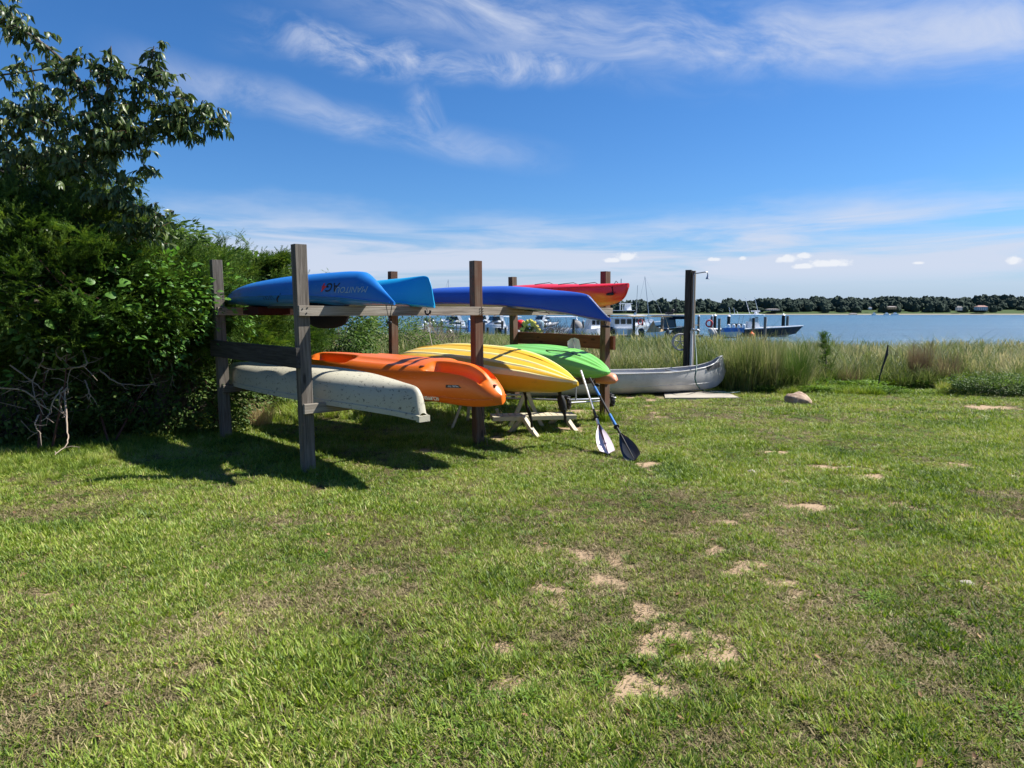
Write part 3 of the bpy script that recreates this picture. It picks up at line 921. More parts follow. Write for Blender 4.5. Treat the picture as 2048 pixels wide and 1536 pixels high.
# front rails: on the outer face
def rail(ka, pa, kb, pb, z0, z1, u, off, m, h=.10, e0=.0, e1=.0, name='rail', th=.04):
    a = at_z(ka, pa, (z0)); b = at_z(kb, pb, (z1)); n = outn(u) * off
    a = a + n - u * e0; b = b + n + u * e1
    return beam(name, a, b, th, h, M[m], rack, upv=(0, 0, 1), seed=int(z0 * 100))
RZ = 1.615
rail('FL', FL, 'FM', FM, RZ, RZ, U1, PW / 2 + .023, 'rail', e0=.062, e1=-.003)
rail('FM', FM, 'FR', FR, RZ, RZ, U2, PW / 2 + .023, 'rail', e0=-.004, e1=.055)
rail('BL', BL, 'BM', BM_, RZ, RZ, dirn(BL, BM_), PW / 2 + .023, 'rail', e0=.06, e1=-.003)
rail('BM', BM_, 'BR', BR, RZ, RZ, dirn(BM_, BR), PW / 2 + .023, 'rail', e0=-.004, e1=.06)
LZ = .655
rail('FL', FL, 'FM', FM, LZ, LZ, U1, PW / 2 + .023, 'rail', e0=.05, e1=-.003)
rail('FM', FM, 'FR', FR, LZ, LZ, U2, PW / 2 + .023, 'wood_red', e0=-.004, e1=.05)
rail('BL', BL, 'BM', BM_, LZ, LZ, dirn(BL, BM_), PW / 2 + .023, 'wood', e0=.05, e1=-.003)
rail('BM', BM_, 'BR', BR, LZ, LZ, dirn(BM_, BR), PW / 2 + .023, 'wood', e0=-.004, e1=.05)
# cross pieces
def cross(ka, pa, kb, pb, z, side, m, h=.09, th=.04, ext=.06, name='crossbeam', label=None, zb=None):
    a, b = at_z(ka, pa, z), at_z(kb, pb, zb or z); u = dirn(a, b); n = Vector((u.y, -u.x, 0)) * side
    o = beam(name, a + n - u * ext, b + n + u * ext, th, h, M[m], rack, seed=int(z * 77))
    if label: o['label'] = label
    return o
OFF = .125 / 2 + .022
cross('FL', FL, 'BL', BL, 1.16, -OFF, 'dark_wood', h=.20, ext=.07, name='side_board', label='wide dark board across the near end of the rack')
cross('FR', FR, 'BR', BR, 1.16, OFF, 'rail_red', h=.20, ext=.11, name='side_board', label='wide reddish brown board across the far end of the rack')
# bolts where the rails meet
def bolts(ka, pa, z, u, offs):
    for du, dz_ in offs:
        p = at_z(ka, pa, z + dz_) + outn(u) * (PW / 2 + .046) + u * du
        mb = MB(); mb.lathe([(.0, 0), (.008, .001), (.007, .004), (.0, .006)], n=6)
        o = mb.build('bolt', M['black'], rack)
        o.location = p; o.rotation_euler = outn(u).to_track_quat('Z', 'Y').to_euler()
bolts('FM', FM, RZ, (U1 + U2).normalized(), [(-.022, .03), (-.022, 0), (-.022, -.03), (.022, .03), (.022, 0), (.022, -.03)])
bolts('FL', FL, RZ, U1, [(-.03, .02), (.01, -.02), (.02, .03)])

# ------------------------------------------------------------------ boats on the rack
def pchip(u, xs, ys):
    xs, ys = np.array(xs, float), np.array(ys, float)
    h = np.diff(xs); d = np.diff(ys) / h; m = np.zeros(len(xs))
    for i in range(1, len(xs) - 1):
        if d[i - 1] * d[i] > 0:
            w1, w2 = 2 * h[i] + h[i - 1], h[i] + 2 * h[i - 1]
            m[i] = (w1 + w2) / (w1 / d[i - 1] + w2 / d[i])
    m[0], m[-1] = d[0], d[-1]
    i = np.clip(np.searchsorted(xs, u) - 1, 0, len(h) - 1); t = (u - xs[i]) / h[i]
    return ((2 * t**3 - 3 * t**2 + 1) * ys[i] + (t**3 - 2 * t**2 + t) * h[i] * m[i] + (-2 * t**3 + 3 * t**2) * ys[i + 1] + (t**3 - t**2) * h[i] * m[i + 1])

class Hull:
    """lofted boat in its own frame: x from 0 (far tip) to L (near tip), z from the rail; upturned boats have the keel at zt"""
    def __init__(s, L, hb, zt, zs, zb, et=(2.4, 1.3), eb=2.4, n=90, m=56, groove=None, matf=None, open_=False, xshift=None, even=False):
        s.L = L
        us = np.unique(np.concatenate([np.linspace(0, .12, 22), np.linspace(.12, .85, n - 50), np.linspace(.85, 1, 40)]))
        s.us = us
        g = lambda tab: pchip(us, [a for a, _ in tab], [b for _, b in tab])
        HB, ZT, ZS, ZB = g(hb), g(zt), g(zs), g(zb)
        s.HB, s.ZS, s.ZT = HB, ZS, ZT
        phi = np.linspace(0, 2 * PI, m, endpoint=False)
        rings = []; cols = []
        for i, u in enumerate(us):
            k = min(1, min(u, 1 - u) / .22); e = et[1] + (et[0] - et[1]) * k ** .7
            c, sn = np.cos(phi), np.sin(phi)
            top = sn >= -1e-9
            ee = np.where(top, e, eb)
            y = HB[i] * np.sign(c) * np.abs(c) ** (2 / ee)
            z = np.where(top, ZS[i] + (ZT[i] - ZS[i]) * np.abs(sn) ** (2 / ee), ZS[i] - (ZS[i] - ZB[i]) * np.abs(sn) ** (2 / ee))
            if even:
                ye = HB[i] * c; ze = ZS[i] + (ZT[i] - ZS[i]) * np.clip(1 - np.abs(c) ** e, 0, 1) ** (1 / e)
                y = np.where(top, ye, y); z = np.where(top, ze, z)
            if open_:      # the far side of the loop is the inside of the shell
                yi = HB[i] * .955 * np.sign(c) * np.abs(c) ** (2 / e)
                zi = ZS[i] + (ZT[i] - ZS[i]) * .955 * np.abs(sn) ** (2 / e)
                y = np.where(top, y, yi); z = np.where(top, z, zi)
            if groove is not None: z = z + np.where(top, groove(u, y / max(HB[i], 1e-4)) * min(1, HB[i] / .12), 0)
            x = np.full(m, u * L)
            if xshift is not None: x = x + xshift(u, (z - ZS[i]) / (ZT[i] - ZS[i] if abs(ZT[i] - ZS[i]) > .02 else .02))
            rings.append(np.stack([x, y, z], 1))
        V = np.concatenate(rings); N_ = len(us)
        i, j = np.meshgrid(np.arange(m), np.arange(N_ - 1)); i, j = i.ravel(), j.ravel(); i2 = (i + 1) % m
        F = np.stack([j * m + i, (j + 1) * m + i, (j + 1) * m + i2, j * m + i2], 1)
        s.F = [tuple(map(int, q)) for q in F]
        s.mi = [0] * len(s.F)
        if matf is not None:
            for q in range(len(s.F)):
                yn = (rings[j[q]][i[q], 1] + rings[j[q]][i2[q], 1]) / 2 / max(HB[j[q]], 1e-4)
                s.mi[q] = matf(us[j[q]], yn, phi[i[q]] + PI / m)
        s.F += [tuple(range(m))[::-1], tuple((N_ - 1) * m + k for k in range(m))]; s.mi += [0, 0]
        s.V = [tuple(map(float, q)) for q in V]
        s.bvh = BVHTree.FromPolygons([Vector(v) for v in s.V], s.F)
    def mesh(s, name, mats, parent, ang=40):
        mb = MB(); mb.v, mb.f, mb.m = s.V, s.F, s.mi
        return mb.build(name, mats, parent, shade=ang)
    def seam(s, name, m, parent, r=.008, lo=.01, hi=.99, both=True, dz=0.0):
        mb = MB()
        for sg in ((-1, 1) if both else (-1,)):
            pts = [(u * s.L, sg * (h + r * .3), z + dz) for u, h, z in zip(s.us, s.HB, s.ZS) if lo <= u <= hi]
            mb.tube(pts, r, 6)
        return mb.build(name, m, parent, shade=60)
    def side(s, x, z, off=.003, near=True):
        sg = -1 if near else 1
        h = s.bvh.ray_cast(Vector((x, sg * 2, z)), Vector((0, -sg, 0)))
        return (h[0] + Vector((0, sg * off, 0))) if h[0] is not None else Vector((x, sg * .2, z))
    def top(s, x, y, off=.003):
        h = s.bvh.ray_cast(Vector((x, y, 3)), Vector((0, 0, -1)))
        return (h[0] + Vector((0, 0, off))) if h[0] is not None else Vector((x, y, .3))

def place(tip, dvec, L, z0):
    """origin and turn for a boat whose near tip stands over tip and runs back against dvec"""
    d = Vector(dvec).normalized()
    return (tip[0] - d.x * L, tip[1] - d.y * L, z0), math.atan2(d.y, d.x)

def text_mesh(s, size, shear=0.0, bold=0.0, spacing=1.0):
    cu = bpy.data.curves.new('lettering', 'FONT'); cu.body = s; cu.size = size; cu.shear = shear
    cu.offset = bold; cu.space_character = spacing; cu.resolution_u = 3
    o = bpy.data.objects.new('lettering', cu); COL.objects.link(o)
    bpy.context.view_layer.update()
    me = bpy.data.meshes.new_from_object(o.evaluated_get(bpy.context.evaluated_depsgraph_get()))
    bpy.data.objects.remove(o); return me

def lettering(hull, s, xr, z, size, m, parent, name='lettering', flip=True, **kw):
    """print wrapped on the side facing the lawn; flip = upside down, reading right to left"""
    me = text_mesh(s, size, **kw)
    for v in me.vertices:
        x, y = v.co.x, v.co.y
        X, Zz = (xr - x, z - y) if flip else (xr + x, z + y)
        v.co = hull.side(X, Zz)
    me.materials.clear(); me.materials.append(m); me.update()
    return add_mesh(name, me, parent)

def local_x(loc, rz, px, z, y=-.27):
    """x along a boat for a pixel column"""
    d = Vector((math.cos(rz), math.sin(rz))); r_ = (px - 1024) / FPX
    best = min(np.linspace(0, 5, 501), key=lambda t: abs((loc[0] + d.x * t - d.y * y) / ((loc[1] + d.y * t + d.x * y) * math.cos(PITCH) + (EYE - z) * math.sin(PITCH)) - r_))
    return float(best)

def toggle(parent, p, drop=.14, w_=.09, spread=.05):
    """carry handle hanging from a tip on a cord"""
    mb = MB(); p = Vector(p)
    mb.tube([p + Vector((-spread, 0, 0)), p + Vector((0, 0, -drop))], .004, 5); mb.tube([p + Vector((spread, 0, 0)), p + Vector((0, 0, -drop))], .004, 5)
    o = mb.build('cord', M['rope'], parent)
    h = MB(); h.blob(p + Vector((0, 0, -drop - .008)), (w_ / 2, .014, .014), 3)
    h.build('handle', M['black'], parent, shade=60)

RAIL_T, RAIL_L = RZ + .052, LZ + .052
DIR = (.69, -.724)
tipG = lambda px, py, z: G(px, py, z)

# 1 royal blue kayak, leftmost of the upper tier
t = tipG(789, 608, 1.685)
t = Vector((t.x, t.y, 0))
t = Q(789, 608, 6.50)
loc, rz = place(t, (.71, -.70), 3.75, RAIL_T)
k1 = thing('kayak', loc, rz, 'royal blue kayak upside down, first on the top tier beside the nearest post', 'kayak', 'kayaks stored upside down on the rack')
h1 = Hull(3.75, [(0, .02), (.04, .09), (.15, .23), (.32, .33), (.5, .35), (.7, .29), (.85, .16), (.93, .075), (.975, .03), (1, .012)],
          [(0, .07), (.04, .14), (.15, .23), (.35, .31), (.6, .345), (.80, .35), (.865, .335), (.90, .28), (.95, .16), (1, .035)],
          [(0, .06), (.1, .09), (.3, .12), (.6, .12), (.8, .09), (.93, .045), (1, .022)],
          [(0, .04), (.1, .035), (.3, .0), (.6, -.0), (.8, .01), (.93, .012), (1, .002)], et=(2.5, 1.5), eb=2.2)
h1.mesh('hull', [M['blue']], k1)
h1.seam('seam_rim', M['blue'], k1, .009)
x_ = local_x(loc, rz, 722, 1.8, -.16)
lettering(h1, 'MANITOU', x_ , .185, .085, M['paleblue'], k1, shear=.25, spacing=1.0)
x_ = local_x(loc, rz, 678, 1.8, -.19)
lettering(h1, 'AG', x_, .225, .12, M['black'], k1, shear=.25, bold=.002)
lettering(h1, '4', x_ - .165, .225, .12, M['redcloth'], k1, shear=.25, bold=.002)
x_ = local_x(loc, rz, 560, 1.8)
lettering(h1, 'NECKY', x_, .115, .06, M['black'], k1, spacing=1.5)
toggle(k1, (3.66, 0, .005), .16, .07)
mb = MB()
for k in range(9):
    a = -1 + k / 4
    mb.box((1.15 + .18 * a, -.02, -.045), (.05, .40, .11 - .03 * abs(a)), mi=0)
mb.build('seat', M['maroon'], k1)
s_ = MB(); s_.blob((2.55, -.02, -.06), (.26, .22, .18), 2.4, 10, 16); s_.build('cockpit_cover', M['black_fabric'], k1, shade=60)
rim = MB(); rim.torus((1.9, 0, -.008), .38, .014, 'z', 30, 6)
rim.v = [(1.9 + (v[0] - 1.9) * 1.5, v[1] * .62, v[2]) for v in rim.v]; rim.build('cockpit_rim', M['black'], k1, shade=60)
sc = MB()
sc.tube([h1.side(x_ * 1.0 + q * .04, .05 + .02 * q) for q in range(5)], .008, 5); sc.build('scratch_pad', M['black'], k1)

# 2 cyan kayak
t = Q(869, 612, 7.25)
loc, rz = place(t, DIR, 3.45, RAIL_T)
k2 = thing('kayak', loc, rz, 'bright cyan kayak upside down on top, between the royal blue and ultramarine ones', 'kayak', 'kayaks stored upside down on the rack')
h2 = Hull(3.45, [(0, .02), (.04, .09), (.15, .23), (.32, .32), (.5, .34), (.7, .28), (.85, .15), (.93, .075), (.98, .03), (1, .012)],
          [(0, .07), (.04, .12), (.15, .19), (.35, .25), (.6, .29), (.85, .315), (.945, .325), (.968, .31), (.982, .24), (1, .02)],
          [(0, .06), (.1, .08), (.3, .10), (.6, .10), (.8, .06), (.93, .02), (1, .0)],
          [(0, .04), (.1, .03), (.3, .0), (.6, .0), (.8, .0), (.93, -.01), (1, -.02)], et=(2.6, 1.5), eb=2.2)
h2.mesh('hull', [M['cyan']], k2); h2.seam('seam_rim', M['cyan'], k2, .008)
hd = MB(); hd.torus((3.33, 0, -.045), .045, .012, 'y', 16, 6, a0=PI, a1=2 * PI); hd.build('handle', M['black'], k2, shade=60)
cr = MB(); cr.tube([(3.3, 0, -.02), (3.38, -.01, -.10), (3.36, 0, -.30), (3.40, 0, -.42)], .0035, 5); cr.build('cord', M['rope_pale'], k2)
rim = MB(); rim.torus((1.9, 0, -.01), .38, .014, 'z', 30, 6); rim.v = [(1.9 + (v[0] - 1.9) * 1.4, v[1] * .6, v[2]) for v in rim.v]; rim.build('cockpit_rim', M['black'], k2, shade=60)

# 3 ultramarine kayak
t = Q(1221, 637, 7.55)
loc, rz = place(t, DIR, 4.35, RAIL_T)
k3 = thing('kayak', loc, rz, 'long ultramarine kayak upside down on the top tier, tip drooping below the red kayak', 'kayak', 'kayaks stored upside down on the rack')
h3 = Hull(4.35, [(0, .02), (.04, .08), (.15, .20), (.32, .28), (.5, .30), (.7, .25), (.85, .14), (.93, .07), (.98, .025), (1, .01)],
          [(0, .12), (.04, .18), (.15, .24), (.35, .28), (.6, .27), (.80, .20), (.90, .155), (.925, .13), (.945, .06), (.98, -.07), (1, -.135)],
          [(0, .08), (.1, .08), (.3, .08), (.5, .06), (.7, .02), (.85, -.05), (.95, -.12), (1, -.15)],
          [(0, .06), (.1, .04), (.3, .0), (.5, .0), (.7, -.03), (.85, -.085), (.95, -.15), (1, -.17)], et=(2.4, 1.4), eb=2.2)
h3.mesh('hull', [M['ultra']], k3); h3.seam('seam_rim', M['ultra'], k3, .008)
bc = MB()
for a, b in ((2.5, 2.85), (2.85, 3.2), (3.2, 3.55)):
    za, zb_ = np.interp((a / 4.35, b / 4.35), h3.us, h3.ZS) - .055
    for sg in (-1, 1): bc = MB(); bc.tube([(a, .16 * sg, za), (b, -.13 * sg, zb_)], .004, 5); bc.build('deck_cord', M['rope'], k3)
    bc = MB(); bc.tube([(a, -.2, za), (a, .2, za)], .005, 5); bc.build('deck_cord', M['rope'], k3)
toggle(k3, (4.28, 0, -.165), .05, .13, .02)
sm = MB()
sm.tube([h3.side(u * 4.35, float(np.interp(u, h3.us, h3.ZT)) - .004 - max(0, u - .93) * 0, .002) for u in (.925, .94, .96, .98, .995)], .006, 5)
sm.build('keel_strip', M['white'], k3)

# 4 red kayak, right way up
t = Q(1257, 573, 8.96)
loc, rz = place(t, (.58, -.81), 2.95, RAIL_T)
k4 = thing('kayak', loc, rz, 'red kayak shading to orange, right way up at the far end of the top tier', 'kayak')
h4 = Hull(2.95, [(0, .04), (.04, .12), (.15, .26), (.32, .33), (.5, .34), (.7, .30), (.85, .19), (.94, .09), (.98, .04), (1, .018)],
          [(0, .30), (.2, .36), (.4, .36), (.6, .34), (.8, .325), (1, .315)],
          [(0, .26), (.3, .27), (.6, .265), (.8, .27), (1, .29)],
          [(0, .16), (.06, .06), (.15, .01), (.4, .0), (.75, .0), (.88, .03), (.95, .08), (.98, .14), (1, .25)], et=(2.0, 1.6), eb=2.1)
h4.mesh('hull', [M['red']], k4); h4.seam('seam_rim', M['red'], k4, .009)
hd = MB(); p = h4.side(2.72, .175, .012); hd.blob(p, (.075, .014, .018), 3); hd.build('handle', M['black'], k4, shade=60)
cr = MB(); cr.tube([h4.side(2.76, .18, .01), h4.side(2.755, .26, .012), h4.top(2.74, -.02, .03), h4.top(2.72, .03, .01)], .005, 5); cr.build('deck_cord', M['rope'], k4)
for xx in (1.2, 1.75, 2.2):
    cr = MB(); cr.tube([h4.top(xx, -.2, .006), h4.top(xx + .1, 0, .02), h4.top(xx, .2, .006)], .005, 5); cr.build('deck_cord', M['rope'], k4)

# 5 worn grey-green canoe, lower tier
t = Q(846, 826, 6.16)
loc, rz = place(t, (.69, -.724), 4.6, RAIL_L)
k5 = thing('canoe', loc, rz, 'worn grey green canoe upside down on the lower tier beside the nearest post', 'canoe')
h5 = Hull(4.6, [(0, .02), (.03, .07), (.12, .21), (.3, .36), (.5, .40), (.7, .36), (.88, .20), (.96, .095), (.99, .06), (1, .045)],
          [(0, .15), (.03, .19), (.12, .235), (.3, .27), (.6, .29), (.8, .265), (.92, .235), (.972, .215), (.988, .17), (1, -.02)],
          [(0, -.05), (.12, -.02), (.3, .0), (.6, .0), (.8, -.012), (.92, -.035), (1, -.065)],
          [(0, -.09), (.12, -.05), (.5, -.03), (.8, -.045), (.92, -.07), (1, -.11)], et=(3.2, 2.0), open_=True)
h5.mesh('hull', [M['grey_hull']], k5)
gw = MB()
for sg in (-1, 1):
    gw.loft([[(u * 4.6, sg * (h + dy_), z + dz_) for dy_, dz_ in ((-.012, .03), (.012, .024), (.015, -.022), (-.012, -.022))] for u, h, z in zip(h5.us, h5.HB, h5.ZS)])
gw.box((4.60, 0, -.072), (.05, .12, .055))
gw.build('gunwale', M['grey_hull'], k5)
for xx, ww in ((2.25, .36), (1.2, .30), (3.3, .30)):
    st = MB(); st.tube([(xx, -ww, -.03), (xx, 0, -.034), (xx, ww, -.03)], .018, 6); st.build('thwart', M['dark_wood'], k5)

# 6 orange sit-on-top kayak
def sstep(x, a, b):
    t = min(1, max(0, (x - a) / (b - a))); return t * t * (3 - 2 * t)
def orange_groove(u, yn):
    scoop = sstep(u, .755, .785) * (1 - sstep(u, .93, .965)) + sstep(u, .08, .16) * (1 - sstep(u, .30, .38))
    centre = .44
    g = np.clip(1 - (np.abs(np.abs(yn) - centre) / .30) ** 4, 0, 1)
    shallow = sstep(u, .3, .42) * (1 - sstep(u, .66, .74)) * .018 * np.clip(1 - (np.abs(np.abs(yn) - .40) / .18) ** 2, 0, 1)
    return -.125 * scoop * g - shallow
t = Q(1003, 812, 6.93)
loc, rz = place(t, (.69, -.724), 4.05, RAIL_L + .07)
k6 = thing('kayak', loc, rz, 'glossy orange sit-on-top kayak upside down with scooped hull on the lower tier', 'kayak', 'kayaks stored upside down on the rack')
k6.rotation_euler = (R(9), 0, rz)
h6 = Hull(4.05, [(0, .03), (.03, .12), (.12, .26), (.3, .37), (.5, .39), (.72, .36), (.86, .27), (.94, .185), (.975, .13), (.992, .075), (1, .01)],
          [(0, .14), (.03, .22), (.1, .27), (.3, .29), (.6, .29), (.8, .30), (.89, .28), (.935, .22), (.965, .12), (.985, .045), (1, -.02)],
          [(0, .03), (.15, .015), (.5, .005), (.8, -.02), (.93, -.05), (1, -.055)],
          [(0, -.04), (.15, -.08), (.5, -.085), (.8, -.115), (.93, -.145), (1, -.12)], et=(2.7, 2.3), eb=4.0, m=150, n=130, groove=orange_groove, even=True)
h6.mesh('hull', [M['orange']], k6, 50)
h6.seam('seam_rim', M['orange'], k6, .009)
x_ = local_x(loc, rz, 880, .65)
lettering(h6, 'SCUPPER', x_, -.030, .058, M['white'], k6, shear=.0, bold=.002, spacing=.95)
x_ = local_x(loc, rz, 893, .65)
dk = MB(); q = [h6.side(x_ + a, b, .004) for a, b in ((0, .075), (.20, .075), (.16, .105), (.0, .105))]; dk.add(q, [(0, 1, 2, 3)]); dk.build('sticker', M['black'], k6)
lettering(h6, 'MALIBU TWO', x_ + .17, .100, .026, M['white'], k6, name='lettering')
for (xx, yy) in ((3.02, -.20), (3.02, .20)):
    sl_ = MB(); p = h6.top(xx, yy, -.002); sl_.blob(p, (.045, .022, .006), 2, 6, 12); sl_.build('scupper_hole', M['bootred'], k6, shade=60)
hd = MB(); p = h6.top(3.96, 0, .004); hd.blob((p.x - .02, 0, p.z), (.055, .02, .008), 2.5, 6, 12); hd.build('bow_slot', M['bootred'], k6, shade=60)
for pp_, r_ in (([(2.2, .1, -.05), (2.21, .1, -.3), (2.20, .08, -.42)], .009), ([(1.6, -.1, -.05), (1.6, -.1, -.5)], .004), ([(3.7, .0, -.1), (3.7, .02, -.62), (3.62, 0, -.75)], .004)):
    st = MB(); st.tube(pp_, r_, 5); st.build('hanging_strap', M['rope'], k6)

# 7 yellow kayak with pale strakes
def y_groove(u, yn):
    k = sstep(u, .02, .12) * (1 - sstep(u, .78, .96))
    r = 0
    for c, w_ in ((0, .05), (-.45, .05), (.45, .05), (-.84, .06), (.84, .06)):
        r = r + np.clip(1 - ((yn - c) / w_) ** 4, 0, 1)
    return k * (.010 * np.clip(r, 0, 1) - .005)
def y_mat(u, yn, ph):
    if ph > PI: return 0
    a = abs(yn)
    if a < .065 or abs(yn + .45) < .075: return 1
    if .76 < a < .95: return 1
    if u > .985: return 1
    return 0
t = Q(1159, 767, 7.75)
loc, rz = place(t, (.633, -.774), 3.95, RAIL_L)
ROLL7 = R(17)
k7 = thing('kayak', loc, rz, 'mustard yellow kayak upside down with pale yellow raised strakes, resting on the lower tier', 'kayak', 'kayaks stored upside down on the rack')
k7.rotation_euler = (ROLL7, 0, rz)
h7 = Hull(3.95, [(0, .03), (.03, .12), (.12, .27), (.3, .39), (.5, .42), (.7, .38), (.86, .24), (.94, .13), (.98, .05), (1, .015)],
          [(0, .20), (.05, .29), (.15, .36), (.35, .40), (.6, .385), (.8, .315), (.92, .22), (1, .115)],
          [(0, .12), (.15, .17), (.5, .18), (.8, .13), (.93, .09), (1, .085)],
          [(0, .05), (.15, .0), (.5, -.045), (.8, -.06), (.9, -.045), (.96, .0), (1, .06)], et=(3.6, 2.6), eb=2.0, m=200, n=110, groove=y_groove, matf=y_mat, even=True)
h7.mesh('hull', [M['yellow'], M['pale_yellow']], k7, 45)
bl = MB(); bl.blob(h7.side(local_x(loc, rz, 971, .8), .14, .0), (.03, .02, .018), 3); bl.build('drain_plug', M['black'], k7, shade=60)
for xx, yy, ln in ((3.05, -.10, .52), (3.62, -.03, .40)):
    for k in range(2):
        st = MB()
        pts = [(xx + .02 * math.sin(q * 2 + k), yy + .01 * k, -.03 - ln * q / 5) for q in range(6)]
        st.loft([[(p[0] - .022, p[1], p[2]), (p[0] + .022, p[1], p[2]), (p[0] + .022, p[1] + .004, p[2]), (p[0] - .022, p[1] + .004, p[2])] for p in pts]); st.build('hanging_strap', M['rope'], k7)
st = MB(); st.blob((3.60, 0, -.20), (.055, .04, .12), 2.4); st.build('hanging_bag', M['rope'], k7, shade=60)

# 8 lime green kayak
def g_groove(u, yn):
    k = sstep(u, .05, .2) * (1 - sstep(u, .9, 1.0))
    return k * (-.014 * np.clip(1 - ((np.abs(yn) - .38) / .18) ** 2, 0, 1) - .010 * np.clip(1 - (yn / .1) ** 2, 0, 1) + .008 * np.clip(1 - ((np.abs(yn) - .72) / .08) ** 2, 0, 1))
t = Q(1219, 744, 9.07)
loc, rz = place(t, (.458, -.889), 3.55, RAIL_L)
k8 = thing('kayak', loc, rz, 'lime green kayak upside down on the lower tier between the yellow and salmon ones', 'kayak', 'kayaks stored upside down on the rack')
k8.rotation_euler = (R(8), 0, rz)
h8 = Hull(3.55, [(0, .03), (.04, .14), (.15, .29), (.35, .38), (.55, .39), (.75, .33), (.88, .22), (.95, .13), (.985, .06), (1, .02)],
          [(0, .18), (.05, .27), (.2, .345), (.45, .37), (.7, .34), (.85, .265), (.94, .185), (1, .105)],
          [(0, .10), (.2, .12), (.5, .13), (.8, .10), (.93, .085), (1, .09)],
          [(0, .04), (.2, .0), (.5, -.0), (.8, -.015), (.92, .0), (1, .07)], et=(3.0, 2.2), eb=2.2, m=140, groove=g_groove, even=True)
h8.mesh('hull', [M['green']], k8, 45); h8.seam('seam_rim', M['green'], k8, .009)
cr = MB(); cr.tube([h8.top(2.15, -.12, .004), h8.top(2.35, -.13, .03), h8.top(2.7, -.08, .035), h8.top(2.9, .0, .006)], .007, 6); cr.build('deck_cord', M['rope'], k8)
cr = MB(); cr.tube([h8.side(3.25, .06, .003), h8.side(3.26, -.0, .01), Vector((3.30, -.1, -.16))], .004, 5); cr.build('cord', M['rope'], k8)

# 9 salmon kayak
t = Q(1231, 752, 9.45)
loc, rz = place(t, (.458, -.889), 2.7, RAIL_L - .12)
k9 = thing('kayak', loc, rz, 'small salmon pink kayak tucked under and behind the lime green one', 'kayak', 'kayaks stored upside down on the rack')
h9 = Hull(2.7, [(0, .02), (.05, .12), (.2, .24), (.5, .28), (.8, .22), (.92, .15), (.975, .085), (.993, .045), (1, .006)],
          [(0, .08), (.1, .11), (.5, .12), (.8, .12), (.9, .15), (.96, .165), (.985, .14), (1, .08)],
          [(0, .06), (.5, .04), (.8, .05), (.93, .07), (1, .07)], [(0, .0), (.5, -.01), (.8, -.01), (.93, .0), (.98, .02), (1, .06)], et=(2.5, 2.0), eb=2.2)
h9.mesh('hull', [M['salmon']], k9, 50); h9.seam('seam_rim', M['salmon'], k9, .008)
hd = MB(); hd.blob((2.52, -.20, .0), (.08, .02, .022), 3); hd.build('handle', M['black'], k9, shade=60)

# 10 aluminium canoe on the ground
a = Q(1452, 740, 13.9); b = G(960, 800)
dv = Vector((a.x - b.x, a.y - b.y)).normalized()
L10 = 5.25
loc, rz = (a.x - dv.x * L10, a.y - dv.y * L10, .03), math.atan2(dv.y, dv.x)
k10 = thing('canoe', loc, rz, 'dull silver aluminium canoe standing upright on the grass behind the rack', 'canoe')
h10 = Hull(L10, [(0, .012), (.03, .06), (.1, .18), (.25, .36), (.5, .45), (.75, .36), (.9, .17), (.97, .05), (1, .012)],
          [(0, .36), (.015, .18), (.05, .05), (.12, .0), (.5, -.01), (.88, .0), (.95, .05), (.985, .18), (1, .36)],
          [(0, .68), (.04, .58), (.12, .47), (.3, .42), (.7, .42), (.88, .48), (.95, .58), (.985, .665), (1, .69)],
          [(0, .68), (.04, .58), (.12, .47), (.3, .42), (.7, .42), (.88, .48), (.95, .58), (.985, .665), (1, .69)], et=(2.6, 1.5), open_=True,
          xshift=lambda u, k: (-.10 * np.clip(1 - k, 0, 1) * sstep(u, .93, 1)) + (.10 * np.clip(1 - k, 0, 1) * (1 - sstep(u, 0, .07))))
h10.mesh('hull', [M['alu']], k10, 50)
gw = MB()
for sg in (-1, 1):
    gw.tube([(u * L10 - .10 * sstep(u, .93, 1) + .10 * (1 - sstep(u, 0, .07)), sg * h, z) for u, h, z in zip(h10.us, h10.HB, h10.ZS)], .013, 6)
gw.build('gunwale', M['alu'], k10, shade=60)
rv = MB()
for q_ in range(86):
    xx = .25 + q_ * .055
    zz = float(np.interp(xx / L10, h10.us, h10.ZS)) - .035
    rv.blob(h10.side(xx, zz, .001), (.006, .003, .006), 2, 3, 5)
for q_ in range(12): rv.blob(h10.side(L10 - .13 + .05 * math.sin(q_ / 4), .20 + q_ * .035, .001), (.006, .003, .006), 2, 3, 5)
rv.build('rivets', M['greycover'], k10, kind='stuff')
mb = MB(); mb.tube([h10.side(.3 + q_ * .25, .16, .001) for q_ in range(19)], .006, 5); mb.build('hull_seam', M['alu'], k10, shade=60)
dc = MB(); q = []
for a_ in range(9):
    for b_ in range(4):
        s_, t_ = a_ / 8, b_ / 3
        xx = (.17 + .42 * s_) * (1 - t_) + (.14 + .38 * s_) * t_; zz = (.575 - .085 * s_) * (1 - t_) + (.475 - .07 * s_) * t_
        q.append(h10.side(L10 - .02 - xx, zz, .010))
dc.add(q, [(a_ * 4 + b_, a_ * 4 + b_ + 1, a_ * 4 + b_ + 5, a_ * 4 + b_ + 4) for a_ in range(8) for b_ in range(3)]); dc.build('faded_decal', flat('faded dark decal', (.10, .10, .105), .7), k10)
for xx in (1.1, 2.6, 4.1):
    hw = float(np.interp(xx / L10, h10.us, h10.HB)) - .01; st = MB(); st.box((xx, 0, .40), (.10, 2 * hw, .02)); st.build('thwart', M['gal'], k10)

